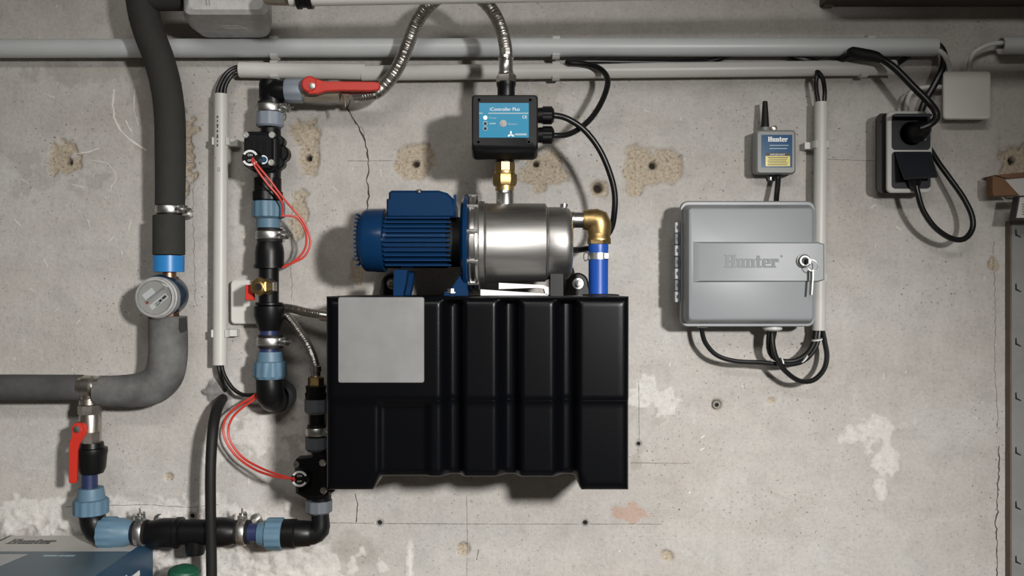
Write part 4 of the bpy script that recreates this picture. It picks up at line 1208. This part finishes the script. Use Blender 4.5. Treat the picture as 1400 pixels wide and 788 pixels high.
mb = MB(); mb.lathe(W(688, 169, YF), (0, -1, 0), [(0, 5 * S(YF)), (.0008, 4.8 * S(YF)), (.0008, 3 * S(YF)), (.0014, 2.6 * S(YF))], 22); obj('button', mb, 'cast_grey', dp)
mb = MB(); mb.prism(prect(669, 168.2, 678, 169.8, YF), -YF + .0002, -YF - .0002); obj('printed_line', mb, 'print_grey', dp)
ptxt('CE', 714, 162, 5.5, 'print_white')
for k in range(3):
    a = PI / 2 + k * 2 * PI / 3; c = W(698.5, 184, YF) + Vector((math.cos(a) * 2.6 * S(YF), 0, math.sin(a) * 2.6 * S(YF)))
    mb = MB(); o_ = [(c.x + (2.4 * math.cos(b) * math.cos(a) - 1.3 * math.sin(b) * math.sin(a)) * S(YF), c.z + (2.4 * math.cos(b) * math.sin(a) + 1.3 * math.sin(b) * math.cos(a)) * S(YF)) for b in np.linspace(0, 2 * PI, 13)[:-1]]
    mb.prism(o_, -YF + .0002, -YF - .0003); obj('logo_blade', mb, 'print_white', dp)
mb = MB(); mb.prism(prect(704, 182.6, 720, 185.2, YF), -YF + .0002, -YF - .0002); obj('printed_line', mb, 'print_grey', dp)

# brass elbow + blue hose
t = thing('brass_elbow', 'brass elbow fitting on the pump inlet above the blue hose', 'pipe fitting', W(818, 310, PD))
mb = MB(); ptube(mb, [(799, 301, PD), (808, 301, PD), (817, 303, PD), (819, 312, PD), (819, 322, PD)], [13.5, 15, 17.5, 16.5, 15], 26); obj('bend', mb, 'brass', t)
part_h('collar', 'brass', t, 301, PD, [(797, 9), (797, 13), (801, 14), (806, 14.2), (807, 12)], 28)
part_v('sleeve', 'brass', t, 819, PD, [(308, 12), (310, 15.3), (325, 15.3), (326, 16), (329, 16), (329, 12)], 30)
part_v('hex', 'brass', t, 819, PD, [(328, 12), (329, 16.3), (334, 16.3), (335, 11)], 6, None, .3)
t = thing('blue_hose', 'short bright blue hose from the brass elbow down into the tank', 'hose', Vector((W(818, 404, PD).x, -PD, ZT)))
zt_py = 403.6
part_v('hose', 'hose_blue', t, 818, PD, [(334, 9), (334.5, 13.6), (338, 13.9), (344, 13.5), (404.2, 13.3)], 28)
hc = part_v('hose_clamp', 'zinc', t, 818, PD, [(346, 13), (346, 14.4), (355, 14.4), (355, 13)], 28)
mb = MB(); c = W(829, 350, PD + .014); mb.box(c, (.006, .008, .008)); obj('clamp_screw', mb, 'zinc', hc)
mb = MB(); ptube(mb, [(805, 347, PD), (800, 345, PD), (798, 351, PD), (800, 357, PD), (805, 354, PD)], 1.1, 6); obj('wire_ear', mb, 'zinc', hc)
mb = MB(); c = W(821, 403, PD); mb.lathe(Vector((c.x, c.y, ZT - .001)), (0, 0, 1), [(0, .030), (.003, .029), (.004, .018)], 28); obj('grommet', mb, 'rubber', t)

# ================================================================== controller cabinet
t = thing('controller_cabinet', 'large grey irrigation controller cabinet with key lock and raised wordmark', 'cabinet', W(1022, 443, .05))
def ring_(x0, y0, x1, y1, d, r): return [Vector((x, -d, z)) for x, z in prect(x0, y0, x1, y1, d, r, 5)]
mb = MB(); mb.loft([ring_(934, 281, 1106, 441, .002, 8), ring_(931, 277, 1110, 446, .062, 9)]); obj('housing', mb, 'cabinet', t)
mb = MB(); mb.loft([ring_(929, 275.5, 1113, 447, .060, 10), ring_(930, 275, 1114, 447, .070, 10), ring_(931, 276.5, 1113.5, 446, .074, 10)]); obj('rim', mb, 'cabinet', t)
mb = MB(); mb.loft([ring_(933, 280, 1112, 443, .073, 8), ring_(939, 283, 1113, 439.5, .104, 6), ring_(942, 285, 1111.5, 437.5, .109, 5), ring_(944, 287, 1109.5, 436, .110, 4)]); dr_ = obj('door', mb, 'cabinet', t)
mb = MB(); mb.loft([[Vector((x, -d, z)) for x, z in ppoly(p, d)] for p, d in (
    ([(944, 387), (944, 330), (1118, 331), (1127, 334), (1127, 383), (1118, 386)], .1085),
    ([(958, 384), (958, 333), (1118, 333), (1125.5, 335), (1125.5, 382), (1118, 384)], .1145))]); bd_ = obj('latch_band', mb, 'cabinet', t)
HD = .1148
zt_ = W(0, 348.5, HD).z - W(0, 366, HD).z
slab_word('wordmark', 'Hunter', W(991, 366, HD), zt_, (1, 0, 0), (0, 0, 1), (0, -1, 0), 'cabinet_mark', bd_, width=74 * S(HD), th=.0005)
mb = MB(); mb.prism(prect(1067, 349, 1070, 352, HD), -HD, -HD - .0002); obj('trade_mark', mb, 'cabinet_mark', bd_)
lk = W(1098, 357, .1145)
mb = MB(); mb.lathe(lk, (0, -1, 0), [(0, .0115), (.004, .0115), (.0045, .0100), (.008, .0098), (.010, .0085), (.010, .006), (.009, .0055)], 28); lo = obj('lock', mb, 'lock_steel', t)
mb = MB(); mb.lathe(lk + Vector((0, -.0085, 0)), (0, -1, 0), [(0, .0058), (.0008, .0058)], 18); obj('key_slot', mb, 'socket_dark', lo)
mb = MB(); mb.box(lk + Vector((.003, -.016, -.001)), (.004, .016, .008)); obj('key_head', mb, 'lock_steel', lo)
for k in range(7):
    y0 = 304 + k * 15.8
    mb = MB(); mb.prism(prect(922.5, y0, 931, y0 + 14.6, .066, 1), -.058, -.069, .0006); hk = obj('hinge_knuckle', mb, 'cabinet' if k % 2 == 0 else 'nut_grey', t)
    mb = MB(); mb.prism(prect(924.8, y0 + 4.6, 927.2, y0 + 9.5, .0692), -.0688, -.0695); obj('slot', mb, 'socket_dark', hk)
mb = MB(); mb.lathe(W(960, 441, .05), (0, 0, -1), [(0, .010), (.003, .0112), (.006, .0112), (.009, .008)], 14); obj('cable_gland', mb, 'white_plastic', t)
mb = MB(); mb.lathe(W(1056, 440, .05), (0, 0, -1), [(0, .0155), (.006, .0165), (.013, .0165), (.016, .012)], 14); obj('cable_gland', mb, 'white_plastic', t)
# keys
t = thing('key_ring', 'small key ring with one key hanging from the cabinet lock', 'keys', W(1111, 362, .13))
mb = MB(); c = W(1110.5, 363, .131); rings = []
for k in range(29):
    a = 2 * PI * k / 28
    o_ = c + Vector((math.cos(a) * .0088, math.sin(a) * .0030, math.sin(a) * .0092)); n_ = Vector((math.cos(a), 0, math.sin(a)))
    rings.append([o_ + n_ * (.0007 * math.cos(b)) + Vector((0, .0007 * math.sin(b), 0)) for b in np.linspace(0, 2 * PI, 7)[:-1]])
mb.loft(rings, False, False); obj('ring', mb, 'zinc', t)
mb = MB(); a_ = W(1110.3, 369, .128); b_ = W(1108.5, 404, .128)
mb.prism([(a_.x - .0012, a_.z), (a_.x + .0012, a_.z), (a_.x + .0012, a_.z - .013), (b_.x + .0010, b_.z), (b_.x - .0010, b_.z + .001), (a_.x - .0012, a_.z - .013)], -.122, -.133); obj('key', mb, 'lock_steel', t)

# ================================================================== aerial receiver
t = thing('wireless_receiver', 'small grey receiver with stubby black aerial and blue and yellow label', 'receiver', W(1060, 208, .02))
mb = MB(); mb.loft([ring_(1028, 181, 1084, 239, .002, 5), ring_(1029, 180, 1086, 239, .030, 5), ring_(1033, 178, 1087.5, 238, .044, 5), ring_(1036, 180, 1086, 236, .0475, 4)]); obj('body', mb, 'receiver', t)
mb = MB(); V(mb, 1046, .030, [(172, 5), (180, 5.5)], 16); obj('aerial_base', mb, 'receiver', t)
mb = MB(); V(mb, 1046, .030, [(138.5, 2.5), (139.5, 3.4), (158, 4.6), (174, 5.6), (174.5, 4)], 18); ob_ = obj('aerial', mb, 'rubber', t)
LDp = .0476
mb = MB(); mb.prism(prect(1041, 184.5, 1083, 229, LDp), -LDp + .001, -LDp - .0006); lb = obj('label', mb, 'label_blue', t)
zt_ = W(0, 187, LDp).z - W(0, 193.5, LDp).z
slab_word('wordmark', 'Hunter', W(1050, 193.7, LDp + .0006), zt_, (1, 0, 0), (0, 0, 1), (0, -1, 0), 'print_white', lb, width=27 * S(LDp))
for yy, x0, x1 in ((198.5, 1052, 1078), (202.8, 1052, 1076)):
    mb = MB(); mb.prism(prect(x0, yy, x1, yy + 1.0, LDp), -LDp - .0005, -LDp - .0008); obj('printed_line', mb, 'print_grey', lb)
mb = MB(); mb.prism(prect(1046.5, 209, 1080, 213.5, LDp), -LDp - .0005, -LDp - .0008); obj('printed_bar', mb, 'print_black', lb)
text_mesh('printed_text', 'IMPORTANT', .0046, 'print_white', W(1063, 212.8, LDp + .0010), lb, align='CENTER')
mb = MB(); mb.prism(prect(1046.5, 213.5, 1080, 227.5, LDp), -LDp - .0005, -LDp - .0008); yl = obj('yellow_panel', mb, 'label_yellow', lb)
for k in range(5):
    mb = MB(); mb.prism(prect(1049.5 + (k % 2), 215 + k * 2.5, 1077 - (k % 3), 216 + k * 2.5, LDp), -LDp - .0007, -LDp - .0010); obj('printed_line', mb, 'print_dark', yl)
mb = MB(); mb.prism(ppoly([(1048, 236), (1067, 236), (1062, 246), (1057, 249), (1052, 247)], .01), -.001, -.012, .001); tb_ = obj('mounting_tab', mb, 'receiver', t)
mb = MB(); mb.lathe(W(1056, 244, .0118), (0, -1, 0), [(0, .005), (.0025, .0045), (.0025, .002), (.0015, .002)], 16); obj('screw', mb, 'zinc', tb_)
mb = MB(); mb.lathe(W(1058, 176, .01), (0, -1, 0), [(0, .0055), (.004, .005), (.005, .003)], 14); obj('top_screw', mb, 'nickel', t)

# ================================================================== double socket
t = thing('double_socket', 'dark surface-mounted double wall socket with light grey frame', 'socket', W(1240, 208, .03))
mb = MB(); mb.loft([ring_(1197, 157, 1262, 263, .001, 7), ring_(1199, 155, 1268, 264, .040, 7)]); obj('back_box', mb, 'socket_side', t)
mb = MB(); mb.loft([ring_(1210.5, 153, 1272, 264, .039, 7), ring_(1212, 152, 1274, 264, .056, 7), ring_(1214, 153.5, 1272.5, 262.5, .058, 6)]); obj('frame', mb, 'socket_frame', t)
SD = .058
for k, (y0, y1) in enumerate(((156.5, 205), (207.5, 258))):
    mb = MB(); mb.prism(prect(1219, y0, 1272, y1, SD, 5), -SD + .006, -SD - .0012, .0006); ins = obj('insert', mb, 'socket_dark', t)
    mb = MB(); c = W(1246, (y0 + y1) / 2 + 2, SD + .001); mb.lathe(c, (0, -1, 0), [(0, .0225), (.0012, .0225), (.0012, .0205), (.0002, .0200)], 30); obj('outlet_rim', mb, 'socket_side', ins)
    mb = MB(); mb.lathe(W(1264, y1 - 15, SD + .001), (0, -1, 0), [(0, .003), (.0012, .0025)], 10); obj('screw', mb, 'zinc', ins)
# flaps: upper one swung up, lower one resting on its plug
def flap(pts):
    q = [W(*p) for p in pts]; n_ = (q[1] - q[0]).cross(q[3] - q[0]).normalized()
    if n_.y > 0: n_ = -n_
    mb = MB(); cc = sum(q, Vector()) / 4
    mb.loft([[v for v in q], [v + n_ * .003 for v in q], [cc + (v - cc) * .95 + n_ * .0045 for v in q]])
    return obj('flap', mb, 'socket_dark', t)
flap([(1222, 159, .060), (1271, 159, .060), (1274, 159.5, .092), (1225, 159.5, .092)])
flap([(1223, 209, .061), (1272, 209, .061), (1281, 243, .088), (1236, 246, .088)])

# junction box
t = thing('junction_box', 'square light grey junction box to the right of the double socket', 'junction box', W(1322, 130, .02))
mb = MB(); mb.loft([ring_(1287, 100, 1351, 163, .001, 6), ring_(1288, 100, 1353, 164, .022, 6)]); obj('base', mb, 'junction', t)
mb = MB(); mb.loft([ring_(1287.5, 98.5, 1353, 164, .022, 6), ring_(1289.5, 97.5, 1354.5, 163, .037, 5), ring_(1291.5, 99, 1353, 161.5, .039, 4)]); obj('lid', mb, 'junction', t)

# ================================================================== carton, bench, green pot
t_box_top = W(16, 733, .02).z
ht = .12
xl = W(16, 733, .02).x; xr = W(209, 737, .02).x
db, df = .02, .31
t = thing('carton', 'white and blue product carton lying below the pipes in the lower left corner', 'carton', Vector(((xl + xr) / 2, -(db + df) / 2, t_box_top - ht)))
mb = MB(); mb.box(((xl + xr) / 2, -(db + df) / 2, t_box_top - ht / 2), (xr - xl, df - db, ht)); bx_ = obj('box', mb, 'carton_blue', t)
def top_patch(name, pts, m_, dz=.0004, par=bx_):
    """pts: (px,py) on the carton lid"""
    q = []
    for px, py in pts:
        sc_ = (H - t_box_top - 0) / ((py - CY))     # metres per pixel at that depth
        d_ = D * (1 - sc_ / K)
        q.append(Vector(((px - CX) * sc_, -d_, t_box_top)))
    mb = MB(); mb.loft([[p + Vector((0, 0, 0)) for p in q], [p + Vector((0, 0, dz)) for p in q]]); return obj(name, mb, m_, par)
def lid(x, d_): return Vector((x, -d_, t_box_top + .0003))
def lid_rect(name, x0, x1, d0_, d1_, m_, z=0.0, shear=0.0):
    mb = MB(); q = [Vector((x0, -d0_, t_box_top + z)), Vector((x1, -d0_, t_box_top + z)), Vector((x1 - shear, -d1_, t_box_top + z)), Vector((x0, -d1_, t_box_top + z))]
    mb.loft([q, [p + Vector((0, 0, .0004)) for p in q]]); return obj(name, mb, m_, bx_)
lid_rect('white_panel', xl, xr, db, .112, 'carton_white')
lid_rect('blue_panel', xl, xr, .112, df, 'carton_blue_light')
lid_rect('inset_picture', xl, xl + .088, .128, .24, 'carton_inset', .0004, .02)
lid_rect('inset_picture', xl, xl + .070, .198, .30, 'carton_white', .0008, .02)
for k_, (a0_, a1_) in enumerate(((.118, .140), (.143, .150), (.152, .168))):
    lid_rect('printed_line', xl + a0_, xl + a1_, .132, .138, 'print_grey', .0004)
slab_word('wordmark', 'Hunter', lid(xl + .018, .070) + Vector((0, 0, .0003)), .027, (1, 0, 0), (0, 1, 0), (0, 0, 1), 'print_dark', bx_, width=.078)
slab_word('side_wordmark', 'Hunter', Vector((xr + .0002, -.215, t_box_top - .066)), .034, (0, 1, 0), (0, 0, 1), (1, 0, 0), 'print_white', bx_, width=.14)
mb = MB(); mb.box((xl - .0008, -(db + df) / 2, t_box_top + .0002), (.0022, df - db, .0016)); obj('lid_edge', mb, 'print_dark', bx_)
bz = t_box_top - ht
t = thing('work_bench', 'plain wooden bench carrying the carton, below the picture', 'bench', Vector((-.75, -.25, 0)))
mb = MB(); mb.box((-.75, -.27, bz - .015), (.98, .5, .03)); obj('bench_top', mb, 'bench_wood', t)
for x in (-1.2, -.3):
    for y in (-.06, -.48):
        mb = MB(); mb.box((x, y, (bz - .03) / 2), (.05, .05, bz - .03)); obj('leg', mb, 'bench_wood', t)
t = thing('green_pot', 'dark green plastic cap peeping up at the bottom edge beside the carton', 'pot', Vector((W(252, 780, .1).x, -.1, bz)))
gt = W(0, 773, .10).z - bz
mb = MB(); mb.lathe(Vector((W(252, 780, .1).x, -.1, bz)), (0, 0, 1), [(0, .020), (gt - .022, .023), (gt - .018, .026), (gt - .012, .026)], 26); obj('base', mb, 'green_plastic', t)
mb = MB(); mb.lathe(Vector((W(252, 780, .1).x, -.1, bz + gt - .013)), (.1, 0, 1), [(0, .026), (.006, .024), (.010, .017), (.013, .009)], 11); obj('cap', mb, 'green_plastic', t)

# ================================================================== shelf parts at the right
t = thing('shelf_post', 'slotted metal shelf post at the right edge of the picture', 'shelf post', Vector((W(1390, 700, .016).x, -.016, 0)))
xb = W(1381, 500, .016).x; xc = xb + .045
zp = W(0, 302, .016).z
mb = MB(); mb.box((xb + .0015, -.0085, zp / 2), (.003, .015, zp)); obj('side_flange', mb, 'post_edge', t)
mb = MB(); mb.box(((xb + xc) / 2 + .0015, -.0148, zp / 2), (xc - xb - .003, .0026, zp)); fp = obj('front_flange', mb, 'post_steel', t)
for k in range(7):
    z_ = W(0, 320 + k * 74.5, .016).z
    q = Vector((W(1391, 0, .016).x, -.0605, z_))
    mb = MB(); o_ = [(q.x - .004, q.z + .008), (q.x - .002, q.z + .009), (q.x - .001, q.z - .001), (q.x + .006, q.z - .005), (q.x + .006, q.z - .007), (q.x - .004, q.z - .003)]
    mb.prism(o_, -.0158, -.0166); obj('slot', mb, 'socket_dark', fp)
t = thing('cardboard_flap', 'brown cardboard corner sticking out at the right edge above the shelf post', 'cardboard', W(1375, 262, .05))
mb = MB(); mb.prism(ppoly([(1357.5, 240), (1373, 244), (1394, 267), (1359, 268.5), (1357, 262)], .05), -.030, -.050, .001); obj('front_flap', mb, 'cardboard', t)
mb = MB(); mb.prism(ppoly([(1357.5, 240), (1400, 236), (1440, 234), (1440, 239), (1374, 245)], .04), -.004, -.045, .001); obj('top_edge', mb, 'cardboard', t)
mb = MB(); mb.prism(ppoly([(1374, 244.5), (1440, 238), (1440, 268), (1394, 267)], .045), -.006, -.040, .001); obj('white_panel', mb, 'carton_white', t)
t = thing('framed_card', 'white card with thick black border at the right edge below the cardboard', 'card', W(1394, 285, .07))
mb = MB(); mb.prism(ppoly([(1392, 268), (1440, 267), (1440, 301), (1386, 301)], .07), -.055, -.070, .001); obj('border', mb, 'print_black', t)
mb = MB(); mb.prism(ppoly([(1394.5, 270), (1440, 269), (1440, 298), (1389.5, 298)], .0708), -.069, -.0712); cd = obj('card', mb, 'carton_white', t)
for k in range(5):
    mb = MB(); mb.prism(prect(1397.5, 279 + k * 3.4, 1425, 280 + k * 3.4, .0715), -.0711, -.0716); obj('printed_line', mb, 'print_dark', cd)
# board under the ceiling, top right
zb_ = W(0, 9.5, .0).z
x0_ = W(1120, 5, 0.0).x
t = thing('shelf_board', 'dark brown board along the top edge at the upper right', 'board', Vector((1.2, -.2, zb_)))
mb = MB(); mb.box(((x0_ + 2.3) / 2, -.049, zb_ + .016), (2.3 - x0_, .095, .032)); obj('board', mb, 'shelf_board', t)
for xx in (x0_ + .012, 1.3):
    mb = MB(); mb.box((xx, -.008, zb_ + .012), (.016, .014, .03)); obj('wall_bracket', mb, 'post_edge', t)
